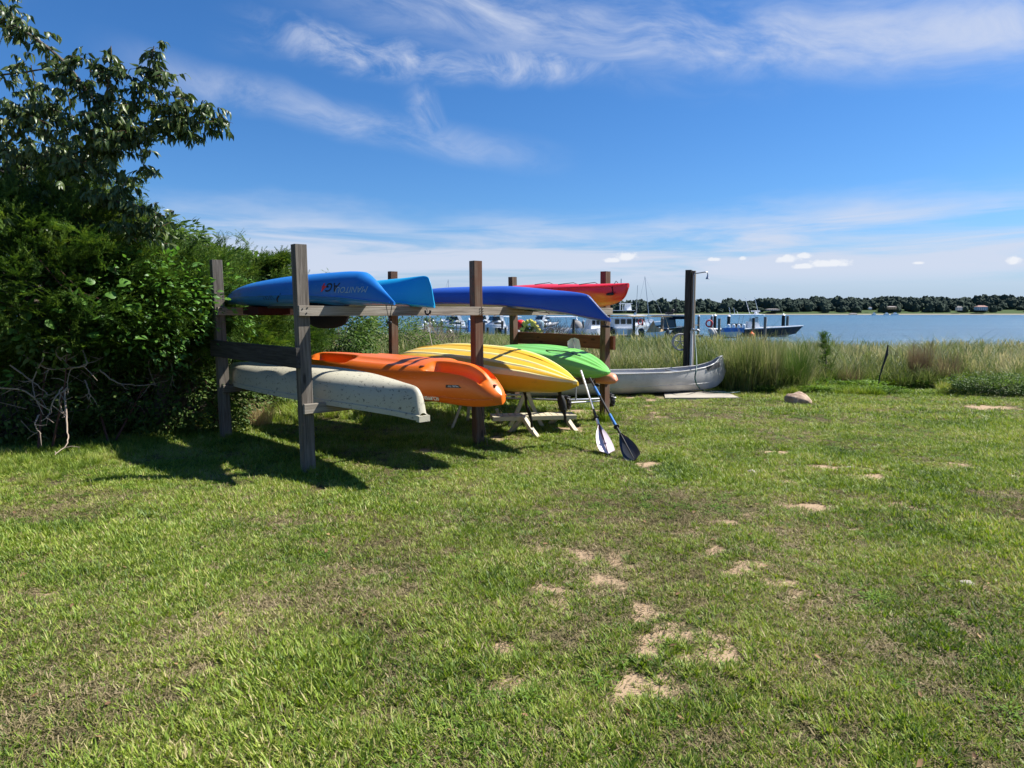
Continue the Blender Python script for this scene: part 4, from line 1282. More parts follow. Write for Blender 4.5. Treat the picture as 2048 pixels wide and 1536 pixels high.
# ------------------------------------------------------------------ paddles leaning on the boats
def blade_mesh(mb, L=.46, W=.18, mi=0):
    """paddle blade hanging down -z from the origin, slightly spooned"""
    n = 12; ring = []
    for k in range(n + 1):
        t = k / n
        wl = W * (math.sin(min(1, t * 1.05) ** .8 * PI * .62) * .52) * (1 if t < .9 else (1 - ((t - .9) / .1) ** 2 * .75))
        wl = max(wl, .013)
        z = -L * t; cup = .02 * math.sin(t * PI)
        row = []
        for s_ in (-1, -.5, 0, .5, 1):
            th = .011 * (1 - abs(s_) * .75) * (1 - .5 * t) + .002
            row.append((s_ * wl, cup - .018 * s_ * s_ - th, z))
        for s_ in (1, .5, 0, -.5, -1):
            th = .004 * (1 - abs(s_)) + .002
            row.append((s_ * wl, cup - .018 * s_ * s_ + th, z))
        ring.append(row)
    mb.loft([[Vector(p) for p in r_] for r_ in ring], mi)

def paddle(name, p0, p1, L, label, mats, both, roll=0.0):
    """p0 tip of the lower blade, p1 a point further up the shaft"""
    p0, p1 = Vector(p0), Vector(p1); d = (p1 - p0).normalized()
    root = thing(name, p0, 0, label, 'paddle')
    z = d; y = Vector((0, 1, 0)); y = (y - z * y.dot(z)).normalized(); x = y.cross(z)
    mx = (Matrix((x, y, z)).transposed() @ Matrix.Rotation(roll, 3, 'Z')).to_4x4()
    def part(nm, mb, m, sh=60):
        o = mb.build(nm, m, root, shade=sh); o.matrix_local = mx; return o
    B = .46
    b = MB(); blade_mesh(b); b.v = [(v[0], v[1], v[2] + B) for v in b.v]; part('blade', b, mats['blade'])
    r_ = MB(); r_.tube([(0, -.012, .02), (0, -.016, B * .5), (0, -.010, B)], [.004, .008, .013], 6); part('blade_rib', r_, mats['rib'])
    m1 = MB(); m1.tube([(0, 0, B - .06), (0, 0, L * .50)], .0145, 10); part('shaft', m1, mats['s1'])
    m2 = MB(); m2.tube([(0, 0, L * .50), (0, 0, L - (B if both else 0))], .0140, 10); part('shaft', m2, mats['s2'])
    g = MB(); g.lathe([(.015, 0), (.036, .004), (.036, .012), (.018, .022)], (0, 0, B + .13), 14); part('drip_ring', g, M['black'])
    for a, bb, m in mats['grips']:
        q = MB(); q.tube([(0, 0, a), (0, 0, bb)], .0175, 10); part('grip', q, m)
    if both:
        b = MB(); blade_mesh(b); b.v = [(v[0], v[1], L - B - v[2]) for v in b.v]; b.f = [f[::-1] for f in b.f]; part('blade', b, mats['blade'])
    return root
# white one: lower blade on the grass, upper blade showing above the green kayak
p0 = G(1216, 908, .01); p1 = Q(1145, 690, 9.25)
paddle('paddle', p0, p1, 1.50, 'white-bladed paddle leaning on the yellow kayak tip, left of the dark grey one',
       dict(blade=M['blade_white'], rib=M['bootred'], s1=M['black'], s2=M['shaft_white'], grips=[(.48, .58, M['shaft_white'])]), False, roll=.25)
p0 = Q(1158, 765, 9.98); p1 = Q(1146, 677, 10.32)
p0 = p0 + (p0 - p1) * .4
q_ = paddle('paddle', p1, p0, .64, 'pale pink paddle standing up behind the lime green kayak',
       dict(blade=M['blade_white'], rib=M['greycover'], s1=M['shaft_white'], s2=M['shaft_white'], grips=[]), False, roll=.2)
p0 = G(1270, 921, .01); p1 = Q(1186, 768, 8.5)
paddle('paddle', p0, p1, 1.62, 'dark grey paddle with blue grips leaning on the kayaks, rightmost of the two',
       dict(blade=M['blade_dark'], rib=M['black'], s1=M['black'], s2=M['black'], grips=[(.61, .84, M['grip_blue']), (1.22, 1.42, M['grip_blue'])]), False, roll=-.15)

# ------------------------------------------------------------------ child's picnic table under the yellow kayak
base = G(1046, 868)
pr = thing('picnic_table', (base.x, base.y, 0), 0, 'small cream picnic table with peeling paint and rounded A-shaped legs under the yellow kayak', 'picnic table')
O = Vector((base.x, base.y, 0))
A_ = G(1076, 876) - O; B_ = G(1018, 866) - O; C_ = G(1152, 864) - O; Dp = G(1098, 850) - O
seatL, seatR = Q(985, 822, 8.75) - O, Q(1150, 830, 8.95) - O
sz = .245
def arch(name, a, b, top, wd=.060, th=.048):
    """bent wooden A-frame between two feet"""
    a, b = Vector(a), Vector(b); mid = (a + b) / 2; u = (b - a); half = u.length / 2; u.normalize()
    path = []
    for k in range(15):
        t = -1 + k / 7
        x = t * half * (.36 + .64 * (abs(t) if abs(t) > .30 else abs(t)))
        h = top * (1 - max(0, (abs(t) - .18) / .82) ** 1.25)
        path.append(mid + u * (math.copysign(abs(t) ** 1.0, t) * half * (.30 + .70 * abs(t)) if abs(t) > 0 else 0) + Vector((0, 0, h)))
    n = u.cross(Vector((0, 0, 1)))
    mb = MB(); rings = []
    for i, p in enumerate(path):
        d = (path[min(i + 1, 14)] - path[max(i - 1, 0)]).normalized(); q = d.cross(n).normalized()
        rings.append([p + n * (wd / 2) + q * th / 2, p - n * (wd / 2) + q * th / 2, p - n * (wd / 2) - q * th / 2, p + n * (wd / 2) - q * th / 2])
    mb.loft(rings)
    return mb.build(name, M['cream'], pr)
uu = Vector((C_.x - A_.x, C_.y - A_.y, 0)); 
dirS = Vector((.80, .13, 0)).normalized()
arch('leg_frame', B_, A_, .225)
arch('leg_frame', Dp, C_, .225)
# seat slats run across the seat
s0 = Vector((-.30, .02, sz)); nS = 34
perp = Vector((-dirS.y, dirS.x, 0))
Ls = 1.12
s0 = Vector((-.42, -.02, sz))
for k in range(14):
    c = s0 + dirS * (Ls * (k + .5) / 14)
    b_ = MB(); b_.box((0, 0, 0), (Ls / 14 - .010, .26, .018))
    o = b_.build('slat', M['cream'], pr); o.location = c; o.rotation_euler = (0, 0, math.atan2(dirS.y, dirS.x))
for sg in (-1, 1):
    beam('seat_edge', s0 + perp * .138 * sg + Vector((0, 0, -.022)), s0 + dirS * Ls + perp * .138 * sg + Vector((0, 0, -.022)), .022, .058, M['cream'], pr)
# upper frame and table top (behind, under the kayak)
T0 = s0 + perp * .40
arch('table_frame', T0 + dirS * .30 - Vector((0, 0, sz)) + perp * .0, T0 + dirS * .78 - Vector((0, 0, sz)), .50, .05, .05)
arch('table_frame', T0 - dirS * .10 - Vector((0, 0, sz)), T0 - dirS * .50 - Vector((0, 0, sz)), .50, .05, .03)
beam('table_stretcher', T0 - dirS * .30 + Vector((0, 0, .22)), T0 + dirS * .56 + Vector((0, 0, .22)), .07, .02, M['cream'], pr)
beam('leg', G(934, 846) - O, G(938, 812, .26) - O, .045, .03, M['cream'], pr, upv=(0, 1, 0))
beam('leg', G(1003, 850) - O, G(993, 818, .24) - O, .045, .03, M['cream'], pr, upv=(0, 1, 0))

# ------------------------------------------------------------------ boat trolley with two pneumatic wheels
w1, w2 = G(1133, 821), G(1220, 816)
tr = thing('boat_trolley', (w1.x, w1.y, 0), 0, 'two-wheeled boat trolley with black tyres and galvanised frame behind the rack post', 'trolley')
ax = (w2 - w1); 
def wheel(p, r=.125, w_=.085):
    mb = MB(); prof = []
    for k in range(13):
        t = 2 * PI * k / 12; prof.append((r - .035 + .035 * math.cos(t), w_ / 2 * math.sin(t)))
    d = Vector((ax.x, ax.y, 0)).normalized(); rotm = d.to_track_quat('Z', 'Y').to_matrix()
    q = MB(); q.lathe(prof[:-1] + [prof[0]], n=26); q.v = [tuple(rotm @ Vector(v)) for v in q.v]
    wh = empty('wheel', p); wh.parent = tr
    q.build('tyre', M['black'], wh, shade=60)
    # tread blocks
    q = MB()
    for k in range(26):
        a = 2 * PI * k / 26
        q.box((math.cos(a) * (r + .001), math.sin(a) * (r + .001), .015 if k % 2 else -.015), (.012, .014, .04), a)
    q.v = [tuple(rotm @ Vector(v)) for v in q.v]; q.build('tread', M['black'], wh)
    q = MB(); q.lathe([(.0, -.03), (.03, -.03), (.075, -.02), (.085, .0), (.075, .02), (.03, .03), (.0, .03)], n=20); q.v = [tuple(rotm @ Vector(v)) for v in q.v]
    q.build('rim', M['white_dull'], wh, shade=50)
wheel(Vector((0, 0, .125))); wheel(Vector((ax.x, ax.y, .125)))
mb = MB(); mb.tube([(0, 0, .125), (ax.x, ax.y, .125)], .014, 8); mb.build('axle', M['gal'], tr, shade=60)
mb = MB(); mb.tube([(-1.0, .35, .16), (-.1, .05, .165), (ax.x * .5, ax.y * .5, .165), (ax.x + .1, ax.y + .05, .165)], .018, 8)
mb.tube([(.15, .0, .165), (.15, .02, .42)], .014, 6); mb.tube([(ax.x * .8, ax.y * .8, .165), (ax.x * .8, ax.y * .8, .40)], .014, 6)
mb.build('frame', M['gal'], tr, shade=60)

# ------------------------------------------------------------------ outdoor shower
sp = Q(1376, 765, 14.4); sp.z = 0
shw = thing('outdoor_shower', (sp.x, sp.y, 0), 0, 'dark timber post with a pipe and shower head above the aluminium canoe', 'outdoor shower')
topz = Q(1376, 540, 14.4).z
beam('post', (-.045, 0, -.3), (-.045, 0, topz), .12, .13, M['dark_wood'], shw, upv=Vector((.45, .9, 0)), bev=.005)  # dark beam: shaded left face of the single post, put into its colour
beam('post', (.055, -.03, -.3), (.055, -.03, topz - .02), .075, .09, M['wood'], shw, upv=Vector((.45, .9, 0)), bev=.005, seed=3)  # paler beam: lit right face of the same post, put into its colour
mb = MB()
zp = lambda py: Q(1376, py, 14.3).z
mb.tube([(.035, -.11, zp(662)), (.035, -.11, zp(551)), (.045, -.115, zp(547)), (.10, -.12, zp(546.5)), (.27, -.13, zp(544))], .012, 8)
mb.tube([(.27, -.13, zp(544)), (.31, -.13, zp(545)), (.315, -.13, zp(550))], .013, 8)
mb.build('pipe', M['gal'], shw, shade=60)
mb = MB(); mb.lathe([(.012, .10), (.016, .06), (.035, .02), (.042, .0), (.036, -.004), (0, -.004)], (.315, -.13, zp(558)), 16); mb.build('shower_head', M['gal'], shw, shade=50)
mb = MB(); mb.tube([(.02, -.115, zp(735)), (.02, -.115, zp(664))], .028, 10); mb.lathe([(.034, 0), (.034, .05)], (.02, -.115, zp(666)), 12); mb.build('lower_pipe', M['pvc'], shw, shade=60)
mb = MB(); mb.tube([(.02, -.13, zp(660)), (.13, -.15, zp(660))], .016, 8); mb.blob((.03, -.13, zp(659)), (.03, .03, .035), 2.6); mb.blob((.12, -.15, zp(660)), (.035, .03, .025), 2.6)
mb.tube([(.13, -.15, zp(660)), (.165, -.16, zp(661)), (.168, -.16, zp(666))], .012, 8); mb.build('valve', M['gal'], shw, shade=60)
mb = MB(); mb.box((.10, -.16, zp(650)), (.09, .02, .016), .4); mb.tube([(.06, -.14, zp(652)), (.06, -.14, zp(658))], .008, 6); mb.build('valve_handle', M['tan'], shw)
# round hose hanger on the post
hr = MB(); cz = Q(1365, 684, 14.5)
cx_, cy_ = -.16, .10
hz = cz.z
hr.torus((cx_, cy_, hz), .17, .018, 'y', 28, 8); hr.torus((cx_, cy_ - .09, hz), .17, .012, 'y', 28, 8)
for k in range(5):
    a = k * 2 * PI / 5 + .3
    hr.tube([(cx_, cy_, hz), (cx_ + .17 * math.cos(a), cy_, hz + .17 * math.sin(a))], .010, 6)
hr.build('hose_hanger', M['alu'], shw, shade=60)
# hose
pts = []
for px, py, Yd in ((1389.5, 664, 14.2), (1390, 685, 13.9), (1392, 705, 13.6), (1393, 728, 13.30), (1392, 742, 13.12), (1390, 755, 13.10), (1393, 768, 13.15)):
    pts.append(Q(px, py, Yd))
for px, py in ((1402, 779), (1412, 782.5), (1425, 784.5), (1440, 785.2), (1456, 785.5), (1468, 785.2), (1480, 783.5)):
    p = G(px, py, .045); pts.append(p)
sm_ = []
for i in range(len(pts) - 1):
    p_, a, b, c = pts[max(i - 1, 0)], pts[i], pts[i + 1], pts[min(i + 2, len(pts) - 1)]
    for k in range(6):
        t = k / 6
        sm_.append(.5 * ((2 * a) + (b - p_) * t + (2 * p_ - 5 * a + 4 * b - c) * t * t + (3 * a - p_ - 3 * b + c) * t ** 3))
sm_.append(pts[-1])
mb = MB(); mb.tube(sm_, .013, 8)
tag(mb.build('garden_hose', M['hose'], shade=60), 'dark green garden hose hanging over the aluminium canoe onto the slab', 'hose')

# concrete slab
q = [G(1330, 797), G(1478, 796.5), G(1448, 783.5), G(1328, 783.5)]
mb = MB(); n_ = 8
top_ = []; 
for j_ in range(n_ + 1):
    for i_ in range(n_ + 1):
        a = q[0].lerp(q[1], i_ / n_); b = q[3].lerp(q[2], i_ / n_); p = a.lerp(b, j_ / n_)
        jx = (random.random() - .5) * .02 if i_ in (0, n_) or j_ in (0, n_) else 0
        top_.append((p.x + jx, p.y + jx, .016 + (random.random() - .5) * .002))
fs = [(j_ * 9 + i_, j_ * 9 + i_ + 1, j_ * 9 + i_ + 10, j_ * 9 + i_ + 9) for j_ in range(8) for i_ in range(8)]
edge = [i_ for i_ in range(9)] + [j_ * 9 + 8 for j_ in range(1, 9)] + [72 + i_ for i_ in range(7, -1, -1)] + [j_ * 9 for j_ in range(7, 0, -1)]
o_ = len(top_); vs = top_ + [(top_[e][0], top_[e][1], -.06) for e in edge]
fs += [(edge[(k + 1) % len(edge)], edge[k], o_ + k, o_ + (k + 1) % len(edge)) for k in range(len(edge))]
mb.add(vs, fs)
tag(mb.build('concrete_slab', M['concrete']), 'pale concrete slab set in the grass in front of the aluminium canoe', 'slab')

# rocks
from mathutils import noise as mn
def rock(loc, s, seed, label, m, group=None, name='rock'):
    import bmesh
    bm = bmesh.new(); bmesh.ops.create_icosphere(bm, subdivisions=4, radius=1.0)
    for v in bm.verts:
        p = v.co.copy(); q = p + Vector((seed, 0, 0))
        k = 1 + .26 * mn.noise(q * .9) + .10 * mn.noise(q * 2.5) + .03 * mn.noise(q * 7)
        v.co = Vector((p.x * s[0] * k, p.y * s[1] * k, max(-.35, p.z) * s[2] * k))
    me = bpy.data.meshes.new(name); bm.to_mesh(me); bm.free(); me.materials.append(m); smooth_mesh(me, 60)
    o = bpy.data.objects.new(name, me); COL.objects.link(o); o.location = loc
    return tag(o, label, 'rock', group)
def _rock(t, p):
    o = coord(t); n = noise(t, o, 6, 6, 0.65); n2 = noise(t, o, 40, 4, .7)
    col = mixc(t, smooth(t, n, .35, .65), (.27, .175, .115), (.42, .31, .22)); col = mixc(t, smooth(t, n2, .55, .7) * .5, col, (.16, .10, .075))
    put(t, p.inputs['Base Color'], col); p.inputs['Roughness'].default_value = .9; bump(t, p, n + n2 * .5, .6, .02)
M['rock'] = mat('brown boulder', _rock)
c = G(1601, 808); rock((c.x, c.y + .12, .05), (.205, .18, .145), 3.3, 'rounded brown boulder on the lawn in front of the dark bunch grass', M['rock'])
c = G(1503, 946); rock((c.x, c.y, .008), (.045, .035, .028), 8.1, 'small pale stone on the worn lawn, left of the sandy path', M['concrete'], name='stone')
c = G(1700, 937); rock((c.x, c.y, .006), (.055, .035, .018), 5.1, 'flat white stone at the end of a bare sandy streak', M['concrete'], name='stone')
c = G(1935, 1168); rock((c.x, c.y, .004), (.045, .03, .015), 6.1, 'small pale stone in the bare patch near the right edge', M['concrete'], name='stone')
c = G(1702, 816); rock((c.x, c.y, .006), (.07, .04, .02), 7.7, 'flat pale stone on the lawn to the right of the boulder', M['concrete'], name='stone')

# ------------------------------------------------------------------ plants at the edge of the dune grass
def bunch(px, py, h, n, spread, lean, m, label, w_=.005, seed=1):
    c = G(px, py)
    V, F, T = blades(n, h, w_, spread, lean, seed, 5, .05, .22)
    o = add_mesh('bunch_grass', np_mesh('bunch_grass', V, F, M[m], tone=T)); o.location = (c.x, c.y, float(ground_z(c.x, c.y)))
    return tag(o, label, 'grass clump')
bunch(1588, 783, 1.02, 900, .22, .50, 'clump_green', 'dark green fountain-shaped bunch grass behind the boulder', seed=11)
bunch(1836, 772, .92, 800, .20, .18, 'clump_brown', 'upright dry brown bunch grass behind the leaning black stick', seed=12)
bunch(1893, 775, .80, 420, .22, .42, 'clump_brown', 'thinner spreading brown bunch grass right of the upright one', seed=13)
bunch(1700, 778, .55, 260, .20, .35, 'clump_brown', 'low brown bunch grass left of the leaning black stick', seed=14)
bunch(520, 850, .42, 420, .16, .75, 'straw', 'dry straw-coloured tuft of grass beyond the second left post of the rack', .004, seed=15)
for i_, (px, py, h_, sd_) in enumerate(((1490, 785, 1.05, 21), (1474, 783, .95, 22), (1535, 785, 1.08, 23), (1400, 774, .85, 24))):
    bunch(px, py - 2, h_, 420, .26, .30, 'dune_blade', ('tall reedy clump behind the pale slab', 'reedy clump behind the raised end of the aluminium canoe', 'tall reedy clump next to the fountain-shaped bunch grass', 'short reedy clump behind the shower post')[i_], .009, sd_)

# leaning dark stick
a = G(1755, 783); b = Q(1776, 690, a.y + .1)
mb = MB(); pts = [a + Vector((0, 0, -.05)), a.lerp(b, .3) + Vector((-.02, 0, .03)), a.lerp(b, .6) + Vector((.0, 0, .0)), a.lerp(b, .8) + Vector((.02, 0, 0)), b]
mb.tube(pts, [.011, .013, .018, .028, .012], 7)
tag(mb.build('stick', M['black'], shade=60), 'thin black stick leaning out of the ground in front of the dune grass', 'stick')
# milkweed-like tall plant
a = G(1703, 770); root = thing('tall_plant', (a.x, a.y + 1.2, float(ground_z(a.x, a.y + 1.2))), 0, 'tall thin green plant with a forked top rising above the dune grass', 'plant')
topq = Q(1702, 664, a.y + 1.2); H_ = topq.z - root.location.z
mb = MB(); mb.tube([(0, 0, 0), (.01, 0, H_ * .6), (-.01, 0, H_ * .9), (-.06, 0, H_)], .007, 6); mb.tube([(-.01, 0, H_ * .88), (.05, 0, H_ * .99)], .005, 5); mb.build('stem', M['weed'], root)
tv, tf = leaf_template(.12, .28, .3, .1)
n = 44; zz = rng.uniform(.35, .98, n) * H_; aa = rng.uniform(0, 6.28, n)
V, F = merge(tv, tf, frames(np.stack([np.cos(aa), np.sin(aa), rng.uniform(.2, .9, n)], 1), rng.normal(0, .3, n)), np.stack([aa * 0, aa * 0, zz], 1), rng.uniform(.5, 1, n))
o = add_mesh('leaves', np_mesh('leaves', V, F, M['weed'], tone=np.repeat(rng.uniform(0, 1, n), len(tv))), root); o['kind'] = 'stuff'

# ------------------------------------------------------------------ cedar sprays used by hedge, shrub and sapling
def spray_me(i):
    r = np.random.default_rng(700 + i); V, F, T = [], [], []
    def needle_stem(p0, d, L, tone):
        """a frond: axis with short scale-leaf shoots either side"""
        d = d / np.linalg.norm(d); side = np.cross(d, np.array([0, 0, 1.])); side /= max(np.linalg.norm(side), 1e-6); up = np.cross(side, d)
        k = max(4, int(L / .013))
        for q in range(k):
            t = q / k; c = p0 + d * L * t + np.array([0, 0, -.25]) * L * t * t
            for sg in (-1, 1):
                ln = .030 * (1 - .55 * t) * r.uniform(.6, 1.2)
                dd = d * .75 + side * sg * r.uniform(.35, .8) + up * r.uniform(-.3, .5)
                e = c + dd * ln; wv = np.cross(dd, up + side * r.uniform(-1, 1)); wv = wv / max(np.linalg.norm(wv), 1e-6) * .0036
                b = len(V); V.extend([c - wv * .7, c + wv * .7, e + wv * .5, e - wv * .5]); F.append((b, b + 1, b + 2, b + 3)); T.extend([tone] * 4)
    for s_ in range(8):
        a = (s_ - 3.5) * .30 + r.normal(0, .1)
        p0 = np.array([0, .02 + abs(s_ - 3.5) * .012, 0]) * r.uniform(0, 1.5)
        d = np.array([math.sin(a), math.cos(a), r.uniform(-.15, .45)])
        needle_stem(p0, d, r.uniform(.12, .24) * (1.15 - .1 * abs(s_ - 3.5)), r.uniform())
    return np_mesh('spray', np.array(V), np.array(F), M['cedar'], tone=np.array(T))
protos('spray', [spray_me(i) for i in range(6)])
def eul(dirs, spin):
    """euler angles that turn +y onto dirs"""
    m = frames(dirs, spin); out = np.zeros((len(dirs), 3))
    sy = np.sqrt(m[:, 0, 0] ** 2 + m[:, 1, 0] ** 2)
    out[:, 0] = np.arctan2(m[:, 2, 1], m[:, 2, 2]); out[:, 1] = np.arctan2(-m[:, 2, 0], sy); out[:, 2] = np.arctan2(m[:, 1, 0], m[:, 0, 0])
    return out
def shrub_points(n, rad, h0, h1, seed, lump=.35, fill=.35):
    """points and outward directions on and inside a lumpy mound"""
    r = np.random.default_rng(seed)
    a = r.uniform(0, 2 * PI, n); cz = r.uniform(-1, 1, n); s = np.sqrt(1 - cz * cz)
    d = np.stack([s * np.cos(a), s * np.sin(a), cz], 1)
    k = 1 + lump * 2 * (vnoise(a * 1.4 + cz * 2, cz * 2.3 + a, 1.5, seed, 3) - .5)
    rr = np.where(r.uniform(0, 1, n) < fill, r.uniform(.45, 1, n) ** .6, r.uniform(.88, 1.04, n)) * k
    c = np.array([0, 0, (h0 + h1) / 2])
    return c + d * rr[:, None] * np.array([rad[0], rad[1], (h1 - h0) / 2]), d

# cedar sapling and low shrub on the right
a = G(1648, 775)
root = thing('cedar_sapling', (a.x, a.y, float(ground_z(a.x, a.y))), 0, 'small dark cedar sapling standing alone in the dune grass', 'sapling')
Hs = Q(1640, 682, a.y).z + .2
mb = MB(); mb.tube([(0, 0, 0), (.02, 0, Hs * .5), (-.08, 0, Hs)], [.022, .015, .004], 6); mb.build('trunk', M['bark'], root)
n = 130; hz_ = rng.uniform(.08, 1, n) ** .8; aa = rng.uniform(0, 6.28, n); rd = (.15 * (1 - hz_) + .02) * rng.uniform(.2, 1.5, n) * (1 + .5 * np.sin(hz_ * 14))
pos = np.stack([rd * np.cos(aa) + -.08 * hz_ ** 2 + .07 * (1 - hz_), rd * np.sin(aa), hz_ * Hs], 1)
o = scatter('foliage', 'spray', pos, eul(np.stack([np.cos(aa), np.sin(aa), rng.uniform(.6, 1.8, n)], 1), rng.normal(0, .5, n)), rng.uniform(.35, .75, n), root); o['kind'] = 'stuff'

tvS, tfS = leaf_template(.05, .5, .25, .2)
def leaf_shrub(name, loc, rad, h0, h1, nleaf, m, label, seed, leaf=(.05, .5), stems=10, stem_m='bark', lsc=(.7, 1.4), cat='shrub'):
    root = thing(name, loc, 0, label, cat)
    r = np.random.default_rng(seed)
    nleaf = int(nleaf * 1.9)
    pos, d = shrub_points(nleaf, rad, h0, h1, seed, .45, .5)
    tv_, tf_ = leaf_template(leaf[0], leaf[1], .3, .2)
    dd = d + r.normal(0, .5, d.shape); dd[:, 2] = dd[:, 2] * .6
    V, F = merge(tv_, tf_, frames(dd, r.normal(0, .7, nleaf)), pos, r.uniform(lsc[0], lsc[1], nleaf))
    o = add_mesh('foliage', np_mesh('foliage', V, F, M[m], tone=np.repeat(r.uniform(0, 1, nleaf), len(tv_))), root); o['kind'] = 'stuff'
    mb = MB()
    for k in range(stems):
        q = pos[int(r.integers(0, nleaf))] * .9; b0 = Vector((r.normal(0, .08), r.normal(0, .08), 0)); q = Vector(q)
        mid = b0.lerp(q, .5) + Vector((r.normal(0, .08), r.normal(0, .08), .05))
        mb.tube([b0, b0.lerp(mid, .5), mid, mid.lerp(q, .5) + Vector((0, 0, .03)), q], [.016, .012, .009, .006, .003], 5)
    mb.build('stems', M[stem_m], root, kind='stuff')
    return root
a = G(2000, 797); leaf_shrub('low_shrub', (a.x + .25, a.y + .5, float(ground_z(a.x, a.y + .5))), (.95, .45, 0), -.05, .40, 5200, 'shrub_leaf', 'low spreading green shrub at the right edge of the lawn', 31, leaf=(.032, .5), stems=18)

# ------------------------------------------------------------------ hedge of red cedars on the left
def cedar(loc, rad, h0, h1, n, label, seed, up=.7, trunk_h=None, sc=(.9, 1.5)):
    root = thing('cedar_tree', (loc[0], loc[1], 0), 0, label, 'cedar', 'cedars of the hedge')
    r = np.random.default_rng(seed)
    pos, d = shrub_points(n, rad, h0, h1, seed, .45, .4)
    dd = d * 1.0 + r.normal(0, .35, d.shape); dd[:, 2] = dd[:, 2] * .5 + up * r.uniform(0, 1, n)
    o = scatter('foliage', 'spray', pos, eul(dd, r.normal(0, .8, n)), r.uniform(sc[0], sc[1], n), root); o['kind'] = 'stuff'
    mb = MB(); th = h1 * .85
    mb.tube([(0, 0, -.1), (.05, .02, th * .3), (-.04, .05, th * .6), (0, 0, th)], [.10, .085, .06, .02], 8); mb.build('trunk', M['bark'], root, shade=60)
    mb = MB()
    for k in range(46):
        q = Vector(pos[int(r.integers(0, n))]) * .95; z0 = max(.15, min(th * .9, q.z * r.uniform(.4, .9)))
        b0 = Vector((0, 0, z0)); mid = b0.lerp(q, .5) + Vector((r.normal(0, .1), r.normal(0, .1), -.08))
        mb.tube([b0, b0.lerp(mid, .5), mid, mid.lerp(q, .55), q], [.028, .02, .014, .009, .004], 5)
    mb.build('limbs', M['bark'], root, kind='stuff')
    return root
cedar((-5.75, 8.55), (1.50, 1.35, 0), .85, 3.05, 3600, 'dense red cedar at the left edge with a lit feathery top', 801)
cedar((-4.75, 9.05), (1.00, 1.05, 0), .95, 2.42, 2400, 'rounded cedar hung with bright vine leaves, middle of the hedge', 802)
cedar((-4.95, 10.6), (1.35, 1.25, 0), .45, 2.52, 2800, 'cedar directly behind the left rear post of the rack', 803)
cedar((-4.75, 12.6), (1.15, 1.15, 0), .35, 2.22, 2300, 'cedar whose branch tips reach right over the blue kayak', 804)
cedar((-7.1, 10.2), (1.6, 1.4, 0), .3, 3.5, 2200, 'tall cedar at the back of the hedge under the drooping tree', 805)
# the long branch that reaches to the right of the rear post
rt = thing('cedar_branch_tree', (-4.3, 11.2, 0), 0, 'slender cedar with one long branch pointing right above the blue kayak', 'cedar', 'cedars of the hedge')
O_ = Vector((-4.3, 11.2, 0))
ax_ = [Q(430, 585, 11.2) - O_, Q(490, 560, 11.1) - O_, Q(530, 535, 11.0) - O_, Q(568, 514, 11.0) - O_]
mb = MB(); mb.tube([(0, 0, 0), (.05, 0, 1.0), ax_[0] * .98] + ax_, [.06, .05, .04, .035, .02, .012, .004], 7); mb.build('trunk', M['bark'], rt, shade=60)
n = 420; t_ = rng.uniform(0, 3, n); i_ = np.minimum(t_.astype(int), 2); f_ = (t_ - i_)[:, None]
AX = np.array([list(p) for p in ax_]); pos = AX[i_] * (1 - f_) + AX[i_ + 1] * f_
wd = np.interp(t_, (0, 3), (.34, .05))[:, None]; off = rng.normal(0, 1, (n, 3)) * np.array([.5, .8, .55]) * wd; pos = pos + off - np.array([0, 0, .08]) * wd * 3
dd = np.tile(np.array([[.8, -.1, .35]]), (n, 1)) + rng.normal(0, .35, (n, 3))
o = scatter('foliage', 'spray', pos, eul(dd, rng.normal(0, .6, n)), rng.uniform(.8, 1.2, n), rt); o['kind'] = 'stuff'

# leafy shrubs in and behind the hedge
leaf_shrub('honeysuckle_shrub', (-3.95, 15.0, -.05), (.95, 1.0, 0), .35, 2.28, 4600, 'shrub_leaf', 'tall leafy honeysuckle shrub rising behind the royal blue kayak', 811, leaf=(.075, .45), stems=60, stem_m='twig')
leaf_shrub('honeysuckle_shrub', (-3.3, 17.5, -.1), (1.3, 1.1, 0), .10, 1.55, 5000, 'shrub_leaf', 'lower honeysuckle shrub seen between the two rear posts', 812, leaf=(.06, .45), stems=70, stem_m='twig')
leaf_shrub('honeysuckle_shrub', (-2.55, 20.5, -.2), (1.1, .9, 0), .05, 1.75, 2200, 'shrub_leaf', 'thin twiggy shrub with few leaves at the end of the hedge', 813, leaf=(.055, .45), stems=110, stem_m='twig')
leaf_shrub('broadleaf_shrub', (-4.9, 11.3, 0), (1.3, .9, 0), 1.6, 2.62, 3600, 'shrub_leaf', 'broad-leaved shrub growing out of the cedar tops left of the rear post', 814, leaf=(.095, .42), stems=40, stem_m='bark_red')
leaf_shrub('broadleaf_shrub', (-5.3, 9.6, 0), (1.0, .8, 0), 2.1, 2.95, 2300, 'shrub_leaf', 'broad-leaved shrub tangled into the foot of the drooping tree', 815, leaf=(.095, .42), stems=40, stem_m='bark_red')
leaf_shrub('understory_shrub', (-4.9, 9.3, 0), (1.5, 1.2, 0), -.2, 1.35, 7000, 'shrub_leaf', 'dark tangled undergrowth at the foot of the hedge', 816, leaf=(.06, .45), stems=120, stem_m='bark')
leaf_shrub('understory_shrub', (-6.5, 8.6, 0), (1.5, 1.2, 0), -.2, 1.4, 6000, 'shrub_leaf', 'dark undergrowth at the left edge of the photo', 817, leaf=(.06, .45), stems=100, stem_m='bark')
leaf_shrub('understory_shrub', (-4.9, 12.0, 0), (1.3, 1.6, 0), -.2, 1.3, 6000, 'shrub_leaf', 'shaded undergrowth behind the left rear post of the rack', 818, leaf=(.06, .45), stems=100, stem_m='bark')
